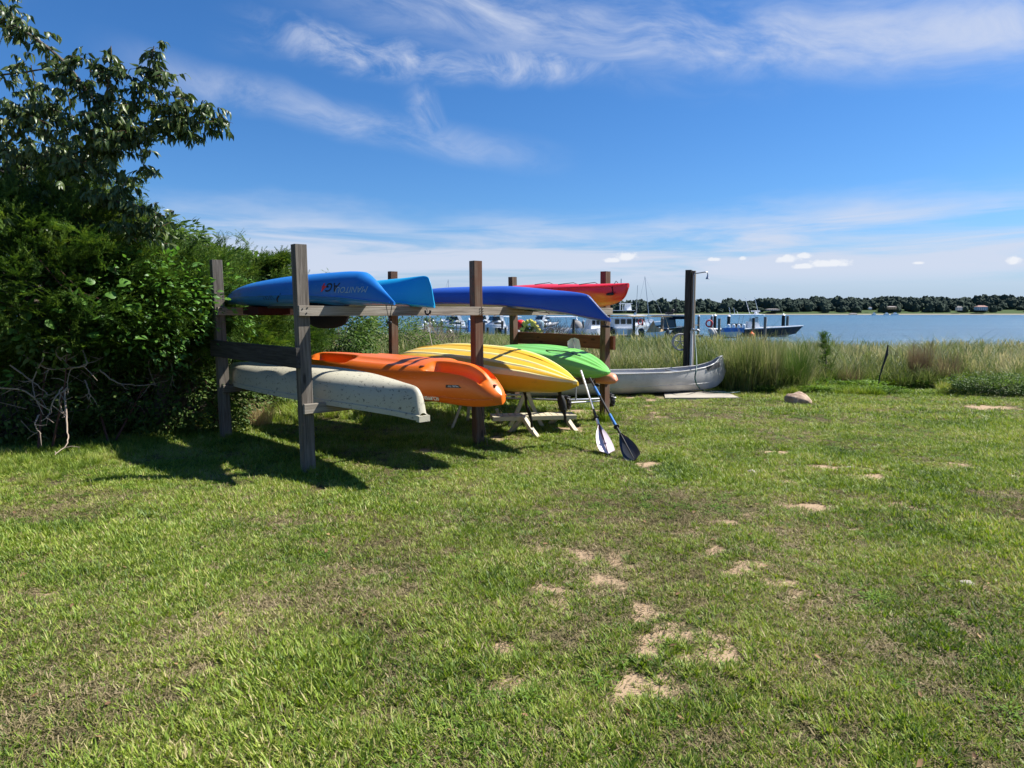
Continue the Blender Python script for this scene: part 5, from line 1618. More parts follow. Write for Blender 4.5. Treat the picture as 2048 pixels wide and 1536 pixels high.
leaf_shrub('understory_shrub', (-8.6, 12.5, 0), (2.6, 2.2, 0), -.2, 2.6, 9000, 'shrub_leaf', 'dense thicket filling the back of the hedge', 819, leaf=(.10, .5), stems=60, stem_m='bark')

leaf_shrub('broadleaf_vine', (-4.75, 8.15, 0), (1.25, .45, 0), .95, 2.38, 850, 'vine_leaf', 'sunlit broad-leaved vine spreading over the middle of the hedge', 831, leaf=(.060, .55), stems=2, stem_m='bark_red', cat='vine')
leaf_shrub('broadleaf_vine', (-5.35, 7.6, 0), (.55, .3, 0), 1.0, 2.0, 420, 'shrub_leaf', 'glossy leaves climbing the cedar at the far left', 832, leaf=(.07, .5), stems=2, stem_m='bark_red', cat='vine')
leaf_shrub('broadleaf_vine', (-4.0, 9.2, 0), (.55, .4, 0), 1.2, 2.3, 420, 'vine_leaf', 'bright vine leaves just left of the rear rack post', 833, leaf=(.055, .5), stems=2, stem_m='bark_red', cat='vine')

# dead vines hanging out of the hedge foot
def vine(pts, r0, jitter=.03, kids_=3, seed=0):
    rr = random.Random(seed); pp = [Q(*p) for p in pts]; out = []
    for i in range(len(pp) - 1):
        p_, a, b, c = pp[max(i - 1, 0)], pp[i], pp[i + 1], pp[min(i + 2, len(pp) - 1)]
        for k in range(6):
            t = k / 6; q = .5 * ((2 * a) + (b - p_) * t + (2 * p_ - 5 * a + 4 * b - c) * t * t + (3 * a - p_ - 3 * b + c) * t ** 3)
            out.append(q + Vector([(rr.random() - .5) * jitter * .4 for _ in range(3)]))
    out.append(pp[-1])
    return out
vroot = thing('dead_vine', (-4.9, 7.6, 0), 0, 'pale bare twisting vine stems hanging at the left foot of the hedge', 'vine')
VO = Vector((-4.9, 7.6, 0))
vines = [[(88, 680, 7.7), (85, 720, 7.6), (66, 760, 7.6), (72, 800, 7.5), (88, 830, 7.5)], [(145, 682, 7.7), (112, 700, 7.6), (130, 722, 7.6), (165, 700, 7.7)],
         [(165, 700, 7.7), (172, 730, 7.6), (140, 740, 7.6), (135, 790, 7.6)], [(0, 775, 7.4), (50, 783, 7.5), (80, 808, 7.5), (100, 825, 7.5), (82, 842, 7.45)],
         [(135, 775, 7.7), (118, 800, 7.6), (128, 830, 7.6), (125, 835, 7.5)], [(125, 775, 7.6), (108, 800, 7.5), (98, 822, 7.5)],
         [(78, 830, 7.5), (70, 850, 7.4), (82, 868, 7.4)], [(130, 780, 7.6), (134, 850, 7.4), (135, 885, 7.2), (110, 910, 7.0)],
         [(300, 690, 8.4), (315, 705, 8.3), (296, 728, 8.3), (310, 770, 8.3)], [(170, 760, 7.9), (180, 790, 7.8), (176, 800, 7.8)],
         [(20, 730, 7.6), (60, 760, 7.6), (95, 790, 7.6), (60, 800, 7.5)], [(40, 705, 7.7), (90, 735, 7.6), (150, 735, 7.7), (205, 715, 8.0)],
         [(200, 740, 8.0), (235, 765, 8.0), (290, 770, 8.2), (340, 760, 8.6)], [(330, 700, 8.6), (345, 740, 8.6), (335, 790, 8.6)]]
for k, vp in enumerate(vines):
    pts = [p - VO for p in vine(vp, .01, seed=k)]
    mb = MB(); mb.tube(pts, [.0105 - .007 * i / len(pts) for i in range(len(pts))], 6)
    rr = random.Random(k + 50)
    for q in range(4):
        b = pts[rr.randrange(2, len(pts) - 1)]; e = b + Vector((rr.uniform(-.16, .16), rr.uniform(-.08, .08), rr.uniform(-.16, .06)))
        mb.tube([b, b.lerp(e, .5) + Vector((0, 0, rr.uniform(-.02, .03))), e], [.005, .004, .002], 5)
    mb.build('stem', M['twig'], vroot, shade=60)
# a tangle of finer dead twigs
mb = MB(); rr = random.Random(99)
for k in range(230):
    px, py = rr.uniform(-20, 560), rr.uniform(680, 850)
    if px > 420 and py > 760: continue
    Yd = np.interp(px, (0, 300, 560), (7.6, 8.6, 13.2)) + rr.uniform(-.1, .7)
    b = Q(px, py, Yd) - VO; e = b + Vector((rr.gauss(0, .2), rr.gauss(0, .15), rr.gauss(-.02, .12))); m_ = b.lerp(e, .5) + Vector((rr.gauss(0, .04), 0, rr.gauss(0, .04)))
    mb.tube([b, m_, e], [.005, .0035, .0015], 4)
mb.build('twigs', M['twig'], vroot, kind='stuff')
# bright vine leaves, each a leaf of its own
vl = thing('climbing_vine', (-4.6, 8.3, 0), 0, 'climbing vine with scattered large bright green leaves over the hedge', 'vine')
LO = Vector((-4.6, 8.3, 0))
def lobed(s):
    mb = MB(); n = 15; c = (0, .5 * s, .02 * s); ring = []
    for k in range(n):
        a = -PI / 2 + 2 * PI * k / n; rr_ = .5 * s * (.78 + .22 * abs(math.cos(1.5 * (a + PI / 2)))); ring.append((rr_ * math.cos(a), .5 * s + rr_ * math.sin(a), -.10 * s * abs(math.cos(a)) - .06 * s * max(0, math.sin(a))))
    mb.add([c] + ring, [(0, 1 + k, 1 + (k + 1) % n) for k in range(n)])
    me = bpy.data.meshes.new('leaf'); me.from_pydata(mb.v, [], mb.f); me.materials.append(M['vine_leaf'])
    a = me.attributes.new('tone', 'FLOAT', 'POINT'); a.data.foreach_set('value', [.6] * len(mb.v)); smooth_mesh(me, 80); return me
lm = [lobed(.10), lobed(.13)]
spots = [(5, 570), (20, 590), (40, 600), (12, 612), (62, 590), (46, 572), (30, 650), (8, 660), (45, 660), (190, 590), (205, 600), (222, 588), (200, 625), (215, 632), (197, 636), (228, 618),
         (268, 604), (276, 612), (262, 622), (345, 604), (360, 606), (370, 610), (352, 598), (345, 640), (352, 650), (340, 660), (150, 575), (160, 590), (95, 640), (275, 668), (280, 682),
         (330, 690), (326, 680), (20, 745), (28, 752), (15, 760), (170, 520), (230, 530), (300, 520), (330, 525), (120, 540), (80, 520), (250, 500), (380, 560), (400, 575), (130, 700), (200, 668), (470, 620), (455, 640), (480, 610),
         (310, 560), (290, 575), (240, 560), (180, 560), (70, 620), (110, 610), (140, 620)]
rr = random.Random(4)
for k, (px, py) in enumerate(spots):
    for q in range(2 if k % 3 else 1):
        Yd = float(np.interp(px, (0, 120, 300, 400, 480), (7.35, 7.4, 7.9, 8.9, 9.6))) - .02 * q
        p = Q(px + rr.uniform(-9, 9), py + rr.uniform(-7, 7), Yd + (.25 if py < 560 else 0))
        o = bpy.data.objects.new('leaf', lm[rr.randrange(2)]); COL.objects.link(o); o.parent = vl; o.location = p - LO
        s_ = rr.uniform(.7, 1.25); o.scale = (s_, s_, s_)
        o.rotation_euler = (rr.uniform(-1.1, .3), rr.uniform(-.6, .6), rr.uniform(-1.2, 1.2) + PI)
mb = MB()
for k in range(26):
    a, b = spots[rr.randrange(len(spots))], spots[rr.randrange(len(spots))]
    if abs(a[0] - b[0]) > 90: continue
    ya = float(np.interp(a[0], (0, 120, 300, 400, 480), (7.4, 7.45, 7.95, 8.95, 9.65))); yb = float(np.interp(b[0], (0, 120, 300, 400, 480), (7.4, 7.45, 7.95, 8.95, 9.65)))
    A, B = Q(a[0], a[1], ya) - LO, Q(b[0], b[1], yb) - LO
    mb.tube([A, A.lerp(B, .5) + Vector((0, 0, -.08)), B], .004, 5)
mb.build('stems', M['bark_red'], vl, kind='stuff')

# ------------------------------------------------------------------ drooping cherry tree
ct = thing('drooping_tree', (-6.3, 9.0, 0), 0, 'tree with long drooping glossy leaves reaching over the hedge against the sky', 'tree')
CO = Vector((-6.3, 9.0, 0))
W = lambda px, py, Yd: Q(px, py, Yd) - CO
limbs = [ # (points, radius, leaf density per metre, spread)
 ([(-140, 700, 9.0), (-130, 560, 9.0), (-90, 440, 8.9), (0, 345, 8.7), (90, 320, 8.5), (150, 318, 8.4), (205, 297, 8.3), (240, 288, 8.2), (275, 270, 8.2), (330, 248, 8.1), (395, 246, 8.1), (448, 240, 8.1)], .035, 100, .15),
 ([(-110, 60, 8.4), (-10, 40, 8.3), (60, 70, 8.2), (130, 125, 8.1), (180, 190, 8.1), (215, 235, 8.1), (240, 262, 8.1)], .018, 100, .14),
 ([(205, 235, 8.1), (212, 190, 8.05), (222, 140, 8.0), (222, 92, 8.0)], .010, 110, .13),
 ([(262, 235, 8.1), (285, 180, 8.0), (300, 130, 8.0), (308, 92, 8.0)], .010, 110, .13),
 ([(285, 185, 8.0), (320, 185, 8.0), (360, 195, 8.0), (378, 205, 8.0)], .007, 100, .10),
 ([(300, 140, 8.0), (325, 142, 8.0), (345, 150, 8.0)], .006, 110, .09),
 ([(220, 165, 8.0), (185, 130, 8.0), (165, 118, 8.0)], .006, 100, .10),
 ([(222, 150, 8.0), (245, 140, 8.0), (250, 150, 8.0)], .006, 90, .08),
 ([(270, 272, 8.2), (282, 300, 8.15), (288, 330, 8.15), (293, 345, 8.15)], .005, 90, .09),
 ([(330, 250, 8.1), (370, 228, 8.1), (410, 210, 8.1)], .007, 120, .10),
 ([(330, 250, 8.1), (385, 265, 8.1), (400, 280, 8.1)], .006, 90, .09),
 ([(300, 210, 8.1), (340, 215, 8.1), (375, 222, 8.1)], .007, 110, .10),
 ([(0, 150, 8.2), (45, 145, 8.2), (100, 138, 8.1), (140, 152, 8.1), (190, 195, 8.1)], .008, 50, .10),
 ([(-20, 330, 8.5), (60, 365, 8.3), (170, 378, 8.1), (225, 400, 8.0), (262, 418, 8.0)], .010, 75, .13),
 ([(225, 400, 8.0), (245, 375, 8.0), (258, 352, 8.0)], .006, 110, .10),
 ([(225, 400, 8.0), (275, 412, 8.0), (330, 432, 8.0), (352, 428, 8.0)], .005, 55, .09),
 ([(-60, 470, 8.4), (60, 460, 8.2), (180, 450, 8.1), (260, 455, 8.1), (310, 440, 8.1)], .012, 80, .18),
 ([(-60, 260, 8.5), (20, 240, 8.4), (80, 215, 8.3), (150, 235, 8.2)], .014, 120, .20),
 ([(-90, 20, 8.4), (-30, 5, 8.4), (20, 22, 8.3), (28, 60, 8.3)], .008, 110, .14),
 ([(0, 300, 8.6), (40, 260, 8.5), (70, 200, 8.4), (62, 130, 8.3)], .012, 90, .16),
 ([(90, 320, 8.5), (130, 270, 8.4), (140, 215, 8.3), (130, 170, 8.2)], .010, 90, .16),
 ([(150, 318, 8.4), (200, 345, 8.2), (235, 350, 8.15)], .008, 110, .13)]
leafP, leafD = [], []
mb = MB(); thin = MB()
def crom(pp, k=5):
    out = []
    for i in range(len(pp) - 1):
        p_, a, b, c = pp[max(i - 1, 0)], pp[i], pp[i + 1], pp[min(i + 2, len(pp) - 1)]
        for q in range(k):
            t = q / k; out.append(.5 * ((2 * a) + (b - p_) * t + (2 * p_ - 5 * a + 4 * b - c) * t * t + (3 * a - p_ - 3 * b + c) * t ** 3))
    return out + [pp[-1]]
mb.tube([(0, 0, -.2), (.06, 0, 1.0), (-.1, 0, 2.0), W(-130, 560, 9.0)], [.13, .10, .08, .05], 10)
for a in ((-110, 60, 8.4), (-60, 470, 8.4), (-60, 260, 8.5), (-90, 20, 8.4), (-20, 330, 8.5)):
    mb.tube(crom([W(-130, 560, 9.0), W(-150, 300, 8.9).lerp(W(*a), .3), W(*a)]), .022, 7)
rr = np.random.default_rng(31)
def sprig(p, out):
    """a short twig with leaves hanging from it"""
    L = rr.uniform(.08, .20); d = out / np.linalg.norm(out); nL = int(rr.integers(5, 10)); tip = None
    for q in range(nL):
        t = q / nL; c = p + d * L * t + np.array([0, 0, -.06]) * t * t
        a = rr.uniform(0, 6.28); s_ = np.array([math.cos(a), math.sin(a), 0])
        leafP.append(c); leafD.append(d * .25 + s_ * .55 + np.array([0, 0, rr.uniform(-1.0, -.15)]))
    e = p + d * L + np.array([0, 0, -.06]); thin.tube([tuple(p), tuple(e)], [.003, .0015], 4)
for pts, r0, dens, spread in limbs:
    P_ = crom([W(*p) for p in pts]); n = len(P_)
    mb.tube(P_, [r0 * (1 - .8 * i / n) + .003 for i in range(n)], 6)
    ln = sum((P_[i + 1] - P_[i]).length for i in range(n - 1)); k = int(ln * dens / 2.3)
    for q in range(k):
        i = int(rr.integers(0, n)); b = np.array(P_[i]); 
        if P_[i].x + CO.x < -6.6: continue
        b = b + rr.normal(0, spread * .45, 3); out = rr.normal(0, 1, 3); out[2] = abs(out[2]) * .3
        sprig(b, out)
# leaf masses close to the trunk
for (px, py, rx, ry, Yd, k) in ((40, 235, 70, 55, 8.5, 50), (140, 300, 100, 50, 8.4, 90), (50, 350, 110, 70, 8.5, 100), (210, 250, 60, 45, 8.2, 45), (130, 420, 130, 55, 8.4, 85), (285, 455, 60, 30, 8.2, 28), (250, 225, 40, 22, 8.15, 14), (360, 490, 50, 22, 9.4, 20), (60, 450, 90, 50, 8.6, 60)):
    for q in range(int(k * 1.15)):
        a = rr.uniform(0, 6.28); s_ = rr.uniform(0, 1) ** .6
        p = W(px + rx * s_ * math.cos(a), py + ry * s_ * math.sin(a), Yd + rr.normal(0, .35))
        out = rr.normal(0, 1, 3); out[2] = abs(out[2]) * .3; sprig(np.array(p), out)
mb.build('trunk', M['bark'], ct, shade=60)
thin.build('twigs', M['bark_red'], ct, kind='stuff')
leafP, leafD = np.array(leafP), np.array(leafD); N_ = len(leafP)
tvL, tfL = leaf_template(.098, .36, .55, .30, seg=4)
FRm = frames(leafD, rr.normal(0, .8, N_)); scl = rr.uniform(.7, 1.2, N_); tone = rr.uniform(0, 1, N_)
# the 300 leaves that show largest (nearest the camera, on the outer branches) are objects of their own
wp = leafP + np.array(CO); dist = np.linalg.norm(wp - np.array([0, 0, EYE]), axis=1); inview = (wp[:, 0] / wp[:, 1] > -.74) & (wp[:, 2] < 5.4)
order = np.argsort(np.where(inview, dist / scl, 99)); big_ = order[:300]; rest_ = order[300:]
lme = []
for k in range(3): lme.append(np_mesh('leaf', tvL, tfL, M['cherry_leaf'], tone=np.full(len(tvL), .2 + .3 * k), smooth_=True))
for i in big_:
    o = bpy.data.objects.new('leaf', lme[int(tone[i] * 2.99)]); COL.objects.link(o); o.parent = ct
    m4 = Matrix([list(map(float, r_)) for r_ in FRm[i]]).to_4x4() @ Matrix.Scale(float(scl[i]), 4); m4.translation = Vector(leafP[i]); o.matrix_local = m4
V, F = merge(tvL, tfL, FRm[rest_], leafP[rest_], scl[rest_])
o = add_mesh('foliage', np_mesh('foliage', V, F, M['cherry_leaf'], tone=np.repeat(tone[rest_], len(tvL)), smooth_=True), ct); o['kind'] = 'stuff'

# ------------------------------------------------------------------ bare shrub beyond the rack
def bare_shrub(px, py, Yd, H, W_, label, seed, n=16, m='bark'):
    p = Q(px, py, Yd); p.z = float(ground_z(p.x, p.y)); root = thing('bare_shrub', p, 0, label, 'shrub'); r = random.Random(seed); mb = MB()
    def grow(b, d, L, rad, lev):
        e = b + d * L; mid = b.lerp(e, .5) + Vector((r.gauss(0, .06), r.gauss(0, .06), r.gauss(0, .03))) * L
        mb.tube([b, mid, e], [rad, rad * .8, rad * .6], 4)
        if lev < 4:
            for k in range(r.choice((2, 3))):
                grow(e, (d + Vector((r.gauss(0, .45), r.gauss(0, .45), r.gauss(.05, .2)))).normalized(), L * r.uniform(.6, .85), rad * .62, lev + 1)
    for k in range(n):
        a = r.uniform(0, 6.28); grow(Vector((r.gauss(0, .08), r.gauss(0, .08), 0)), Vector((math.cos(a) * .55 * W_, math.sin(a) * .3, 1)).normalized(), H * .30, .022, 0)
    mb.build('branches', M[m], root, kind='stuff'); return root
bare_shrub(1102, 665, 30, 2.0, 1.0, 'bare dark many-branched shrub seen under the rack rail', 5)
bare_shrub(862, 690, 19, 1.7, 1.3, 'tangled bare twigs at the right end of the hedge', 6, 14, 'twig')

# ------------------------------------------------------------------ marina
MZ = WATER_Z
def X_at(px, Yd): return (px - 1024) / FPX * (Yd * math.cos(PITCH) + (EYE - MZ) * math.sin(PITCH))
def mhull(L, B, F, rake=.9, sheer=.35, vee=.35, mi=(0, 1, 2), rub=True):
    """planing hull, bow towards +x, origin amidships on the waterline; materials: side, bottom, top"""
    mb = MB(); sects = []
    n = 14
    for i in range(n + 1):
        u = i / n; x = -L / 2 + L * u
        hb = B / 2 * (1 - max(0, (u - .45) / .55) ** 2.4) + .01
        g = F * (1 + sheer * u ** 2); ch = .10 + .55 * max(0, u - .6) ** 1.5 * 2; kl = -.35 + (.35 + .5) * max(0, (u - .72) / .28) ** 2
        cw = hb * (.90 - .35 * max(0, u - .5))
        rk = rake * max(0, (u - .6) / .4) ** 1.5
        xs_ = lambda z: x + rk * (z / g) - rk * .3
        sects.append([(xs_(g), -hb, g), (xs_(ch), -cw, ch), (xs_(kl), 0, kl), (xs_(ch), cw, ch), (xs_(g), hb, g)])
    k = 5; V = [p for s_ in sects for p in s_]
    fa, fb = [], []
    for i in range(n):
        for j in range(4):
            q = (i * k + j, i * k + j + 1, (i + 1) * k + j + 1, (i + 1) * k + j)
            (fa if j in (0, 3) else fb).append(q)
    o = len(mb.v); mb.add(V, fa, mi[0]); mb.add(V, fb, mi[1])
    mb.add(V, [tuple(range(5))], mi[0])
    # deck just inside the gunwale
    dk = []
    for s_ in sects: dk += [(s_[0][0], s_[0][1] * .98, s_[0][2] - .06), (s_[4][0], s_[4][1] * .98, s_[4][2] - .06)]
    mb.add(dk, [(2 * i, 2 * i + 2, 2 * i + 3, 2 * i + 1) for i in range(n)], mi[2])
    gun = [[Vector(s_[a]) for s_ in sects] for a in (0, 4)]
    return mb, gun
def outboard(parent, x, y, z, m, lean=.25, s=1.0):
    mb = MB(); mb.blob((x - .10 * s, y, z + .30 * s), (.27 * s, .19 * s, .40 * s), 3.0, 8, 12, 0, Matrix.Rotation(-lean, 3, 'Y'))
    mb.box((x + .02 * s, y, z - .45 * s), (.20 * s, .12 * s, .9 * s)); mb.box((x + .16, y, z + .02), (.22, .14, .10))
    o = mb.build('outboard', m, parent, shade=60); return o
def boat(px0, px1, Yd, label, build, heading=0.0, name='motorboat', cat='boat', dz=0.0):
    L = (px1 - px0) / FPX * Yd; root = thing(name, (X_at((px0 + px1) / 2, Yd), Yd, MZ + dz), heading, label, cat)
    build(root, L); return root
def T_top(root, x0, x1, z, w_, m=None, legs=.9, z0=.9, leg_m=None):
    mb = MB(); rings = []
    for u in (0, .06, .5, .94, 1):
        x = x0 + (x1 - x0) * u; k = .85 if u in (0, 1) else 1
        rings.append([(x, -w_ / 2 * k, z), (x, w_ / 2 * k, z), (x, w_ / 2 * k, z + .09 * k), (x, 0, z + .13 * k), (x, -w_ / 2 * k, z + .09 * k)])
    mb.loft([[Vector(p) for p in r_][::-1] for r_ in rings]); mb.build('hard_top', m or M['white'], root)
    mb = MB(); xm = (x0 + x1) / 2
    for sx in (-1, 1):
        for sy in (-1, 1): mb.tube([(xm + sx * legs, sy * w_ * .32, z0), (xm + sx * legs * .75, sy * w_ * .36, z)], .03, 6)
    mb.build('top_frame', leg_m or M['gal'], root)

def navy_console(root, L):
    mb, gun = mhull(L, 2.9, .95, 1.3, .45); mb.build('hull', [M['navy'], M['white'], M['white']], root)
    mb = MB()
    for g in gun: mb.tube([p + Vector((0, 0, .03)) for p in g], .075, 6)
    mb.build('gunwale', M['white'], root, shade=60)
    mb = MB(); mb.box((-.3, 0, 1.35), (1.7, 1.1, 1.2), taper=.8); mb.build('console', M['white'], root)
    mb = MB(); mb.box((.25, 0, 2.15), (.08, 1.0, .8), taper=.9); mb.box((-.15, 0, 2.1), (.9, 1.05, .5), taper=.9); mb.build('windshield', M['paleblue'], root)
    T_top(root, -3.1, .95, 2.75, 2.0, z0=1.0)
    mb = MB(); mb.tube([(-.5, .4, 2.8), (-1.2, .5, 5.1)], .03, 5); mb.tube([(.35, -.4, 2.8), (-.35, -.5, 5.1)], .03, 5)
    mb.tube([(-3.0, .6, 2.8), (-3.2, .6, 3.8)], .03, 5); mb.tube([(-2.8, -.6, 2.8), (-3.0, -.6, 3.7)], .03, 5); mb.tube([(-2.1, .2, 2.8), (-2.3, .2, 3.3)], .02, 5)
    mb.build('antenna', M['white'], root)
    mb = MB(); mb.box((.05, 0, 3.28), (1.15, .18, .14)); mb.lathe([(.22, 0), (.20, .25), (.1, .32), (.08, .45)], (.1, 0, 2.86), 10); mb.build('radar', M['white'], root)
    mb = MB(); mb.box((-2.35, 0, 1.25), (.9, 1.3, .55)); mb.box((-2.35, 0, 1.6), (.9, 1.3, .12)); mb.build('seat', M['black_fabric'], root)
    mb = MB(); mb.tube([(L / 2 + .5, 0, 1.3), (L / 2 + .75, 0, 1.15), (L / 2 + .85, .0, 1.22)], .06, 6); mb.box((L / 2 + .35, 0, 1.32), (.5, .12, .08)); mb.build('anchor', M['gal'], root)
    mb = MB(); mb.tube([(L / 2 + .55, 0, .9), (L / 2 - .2, .1, .05)], .02, 4); mb.build('mooring_line', M['white'], root)
boat(1425, 1592, 88, 'dark navy centre console boat with white hardtop moored at the right end of the marina', navy_console, .02)

def stern_seats(root, L):
    mb, gun = mhull(L, 2.6, .75, .5, .1); mb.build('hull', [M['white_dull'], M['navy'], M['seatblue']], root)
    for k in range(4):
        s_ = MB(); s_.blob((-L / 2 + 1.0 + k * .62, -.6, 1.35), (.21, .12, .34), 3); s_.build('seat_back', M['white'], root, shade=60)
    s_ = MB(); s_.box((.2, -.6, .95), (2.6, .6, .55)); s_.build('bench', M['seatblue'], root)
    for y, d in ((-.45, 0), (.35, .5)): outboard(root, -L / 2 - .9 + d, y, .35, M['alu'], .5, 1.25)
boat(1437, 1480, 84, 'blue boat with four white seat backs and raised silver outboards', stern_seats)

def black_boat(root, L):
    mb, gun = mhull(L, 2.6, .95, .9, .4); mb.build('hull', [M['black'], M['bootred'], M['black']], root)
    mb = MB()
    for g in gun: mb.tube([p + Vector((0, 0, .02)) for p in g], .03, 6)
    mb.build('gunwale', M['white'], root, shade=60)
    T_top(root, -2.9, 1.5, 2.55, 2.1, M['black'], z0=1.0, leg_m=M['black'])
    mb = MB(); mb.box((-.7, 0, 2.72), (4.6, 1.9, .06)); mb.build('roof_panel', M['white'], root)
    mb = MB(); mb.box((-.6, 0, 1.75), (1.8, 1.3, 1.5), taper=.8); mb.build('cabin', M['glass'], root)
    mb = MB(); mb.box((.6, 0, 2.35), (2.9, 1.8, .35), taper=.7); mb.build('visor', M['navy'], root)
    for y in (-.5, .1, .7): outboard(root, -L / 2 - .3, y, .55, M['navy'], .35, 1.1)
    mb = MB(); mb.tube([(.3, 0, 2.7), (.35, 0, 5.2)], .03, 5); mb.tube([(-.6, .3, 2.7), (-.6, .3, 4.0)], .05, 5)
    for z in (3.4, 4.0, 4.6): mb.box((.33, .1, z), (.35, .1, .10))
    mb.box((-.6, 0, 3.0), (.9, .7, .35)); mb.blob((-.1, 0, 3.35), (.25, .25, .25)); mb.build('mast', M['black'], root)
    mb = MB(); mb.tube([(1.6, -.6, 1.0), (2.0, -.6, 2.2), (2.4, -.6, 2.1), (2.9, -.6, 1.0)], .05, 6); mb.build('rail', M['gal'], root)
boat(1318, 1374, 94, 'black sport boat with black cabin and white roof left of the shower post', black_boat)

def tan_cover(root, L):
    mb, gun = mhull(L, 2.4, .8, .7, .3); mb.build('hull', [M['white'], M['white'], M['white']], root)
    mb = MB(); rings = []
    for u, w_, h in ((0, .3, .75), (.12, .9, 1.0), (.3, 1.0, 1.9), (.38, .9, 2.2), (.46, 1.0, 1.55), (.7, 1.05, 1.25), (.9, .8, 1.0), (1, .2, .85)):
        x = -L / 2 + .3 + (L - .6) * u; rings.append([Vector((x, -w_, .7)), Vector((x, -w_ * .8, .7 + (h - .7) * .7)), Vector((x, 0, h)), Vector((x, w_ * .8, .7 + (h - .7) * .7)), Vector((x, w_, .7))])
    mb.loft(rings[::-1]); mb.build('canvas_cover', M['tan'], root, shade=30)
    mb = MB()
    for a, b in ((-2.6, -1.6), (-.6, -1.2), (1.4, .9)): mb.tube([(a, -1.0, .9), (b, -1.0, 2.55)], .035, 5)
    mb.box((-.6, 0, 2.6), (4.6, 2.0, .08)); mb.build('bimini_frame', M['tan'], root)
    outboard(root, -L / 2 - .1, -.3, .35, M['navy'], .3, 1.35); outboard(root, L / 2 - .2, -.6, .35, M['navy'], .2, 1.35)
boat(1286, 1336, 80, 'boat under a sagging tan canvas cover between two outboard motors', tan_cover)

def sport_fisher(root, L):
    mb, gun = mhull(L, 2.9, 1.1, .9, .3); mb.build('hull', [M['white'], M['white'], M['white']], root)
    for y, d in ((-.5, 0), (.4, .75)): outboard(root, -L / 2 - .2 + d, y, .35, M['navy'], .45, 1.35)
    mb = MB(); mb.box((-1.2, 0, 1.75), (2.6, 2.0, 1.3), taper=.85); mb.build('wheelhouse', M['white'], root)
    for k in range(3):
        w_ = MB(); w_.box((-2.05 + k * .85, -.98, 1.95), (.62, .06, .62)); w_.build('window', M['glass'], root)
    T_top(root, -2.9, 1.9, 2.55, 2.2, M['tan'], z0=1.0)
    mb = MB(); mb.box((-1.3, 0, 3.35), (3.4, 2.2, .06)); mb.build('upper_deck', M['white'], root)
    mb = MB(); mb.box((-.4, 0, 4.25), (1.4, 1.0, .08)); mb.box((-.1, 0, 3.8), (.7, .8, .8), taper=.8); mb.tube([(-1.0, .4, 3.4), (-1.0, .4, 4.25)], .04, 5); mb.tube([(-1.0, -.4, 3.4), (-1.0, -.4, 4.25)], .04, 5); mb.build('tuna_tower', M['white'], root)
    mb = MB(); mb.tube([(-.9, .6, 3.4), (-.8, .6, 7.4)], .07, 5); mb.tube([(1.4, .6, 2.6), (1.55, .6, 6.6)], .035, 5); mb.build('outrigger', M['gal'], root)
    mb = MB(); mb.torus((1.2, -1.0, 1.9), .32, .07, 'y', 16, 6); mb.build('life_ring', M['ring'], root, shade=60)
    mb = MB(); mb.box((1.3, 0, 1.1), (2.6, 1.4, .5)); mb.tube([(.9, -.9, 1.1), (1.0, -.9, 2.5)], .05, 5); mb.tube([(2.2, -.9, 1.1), (1.8, -.9, 2.5)], .05, 5); mb.build('cockpit_frame', M['white_dull'], root)
boat(1222, 1290, 88, 'white fishing boat with tower, tan top and twin outboards beside the red kayak tip', sport_fisher, .30)

def cuddy(root, L):
    mb, gun = mhull(L, 2.5, 1.05, .8, .35); mb.build('hull', [M['white'], M['paleblue'], M['white']], root)
    mb = MB(); mb.box((.4, 0, 1.65), (2.2, 1.8, 1.3), taper=.75); mb.build('cabin', M['white'], root)
    for k in range(3):
        w_ = MB(); w_.box((-.25 + k * .62, -.80, 1.85), (.44, .08, .55)); w_.build('window', M['glass'], root)
    T_top(root, -1.8, 1.6, 2.6, 2.0, z0=1.0)
    outboard(root, -L / 2 - .2, 0, .4, M['white'], .3, 1.1)
boat(1160, 1208, 86, 'white pilothouse boat with three side windows left of the right front post', cuddy, .42)

def pontoon(root, L):
    mb = MB()
    for y in (-.9, .9): mb.tube([(-L / 2, y, .1), (-L / 2 + .3, y, .15), (L / 2 - .4, y, .15), (L / 2, y, .4)], [.15, .3, .3, .08], 8)
    mb.build('pontoon', M['alu'], root, shade=60)
    mb = MB(); mb.box((0, 0, .5), (L, 2.3, .12)); mb.build('deck', M['white_dull'], root)
    mb = MB(); mb.box((0, -1.1, .85), (L * .9, .05, .6)); mb.box((0, 1.1, .85), (L * .9, .05, .6)); mb.build('fence_panel', M['white'], root)
    T_top(root, -2.2, 1.8, 2.5, 2.2, z0=.55, legs=1.5)
    mb = MB(); mb.blob((2.0, -.2, 1.2), (.75, .8, .9), 2.2, 8, 10); mb.build('canvas_cover', M['greycover'], root, shade=50)
boat(1096, 1150, 87, 'pontoon boat with a white roof and grey covered seat, behind the bare shrub', pontoon, .35)

def bowrider(root, L):
    mb, gun = mhull(L, 2.3, .85, .7, .3); mb.build('hull', [M['seatblue'], M['white'], M['white']], root)
    mb = MB(); mb.box((.2, 0, 1.2), (1.0, 1.7, .5), taper=.8); mb.build('windshield', M['glass'], root)
    outboard(root, -L / 2 - .2, 0, .4, M['black'], .3)
boat(1050, 1092, 90, 'small blue and white bowrider behind the yellow flowers', bowrider, .5)

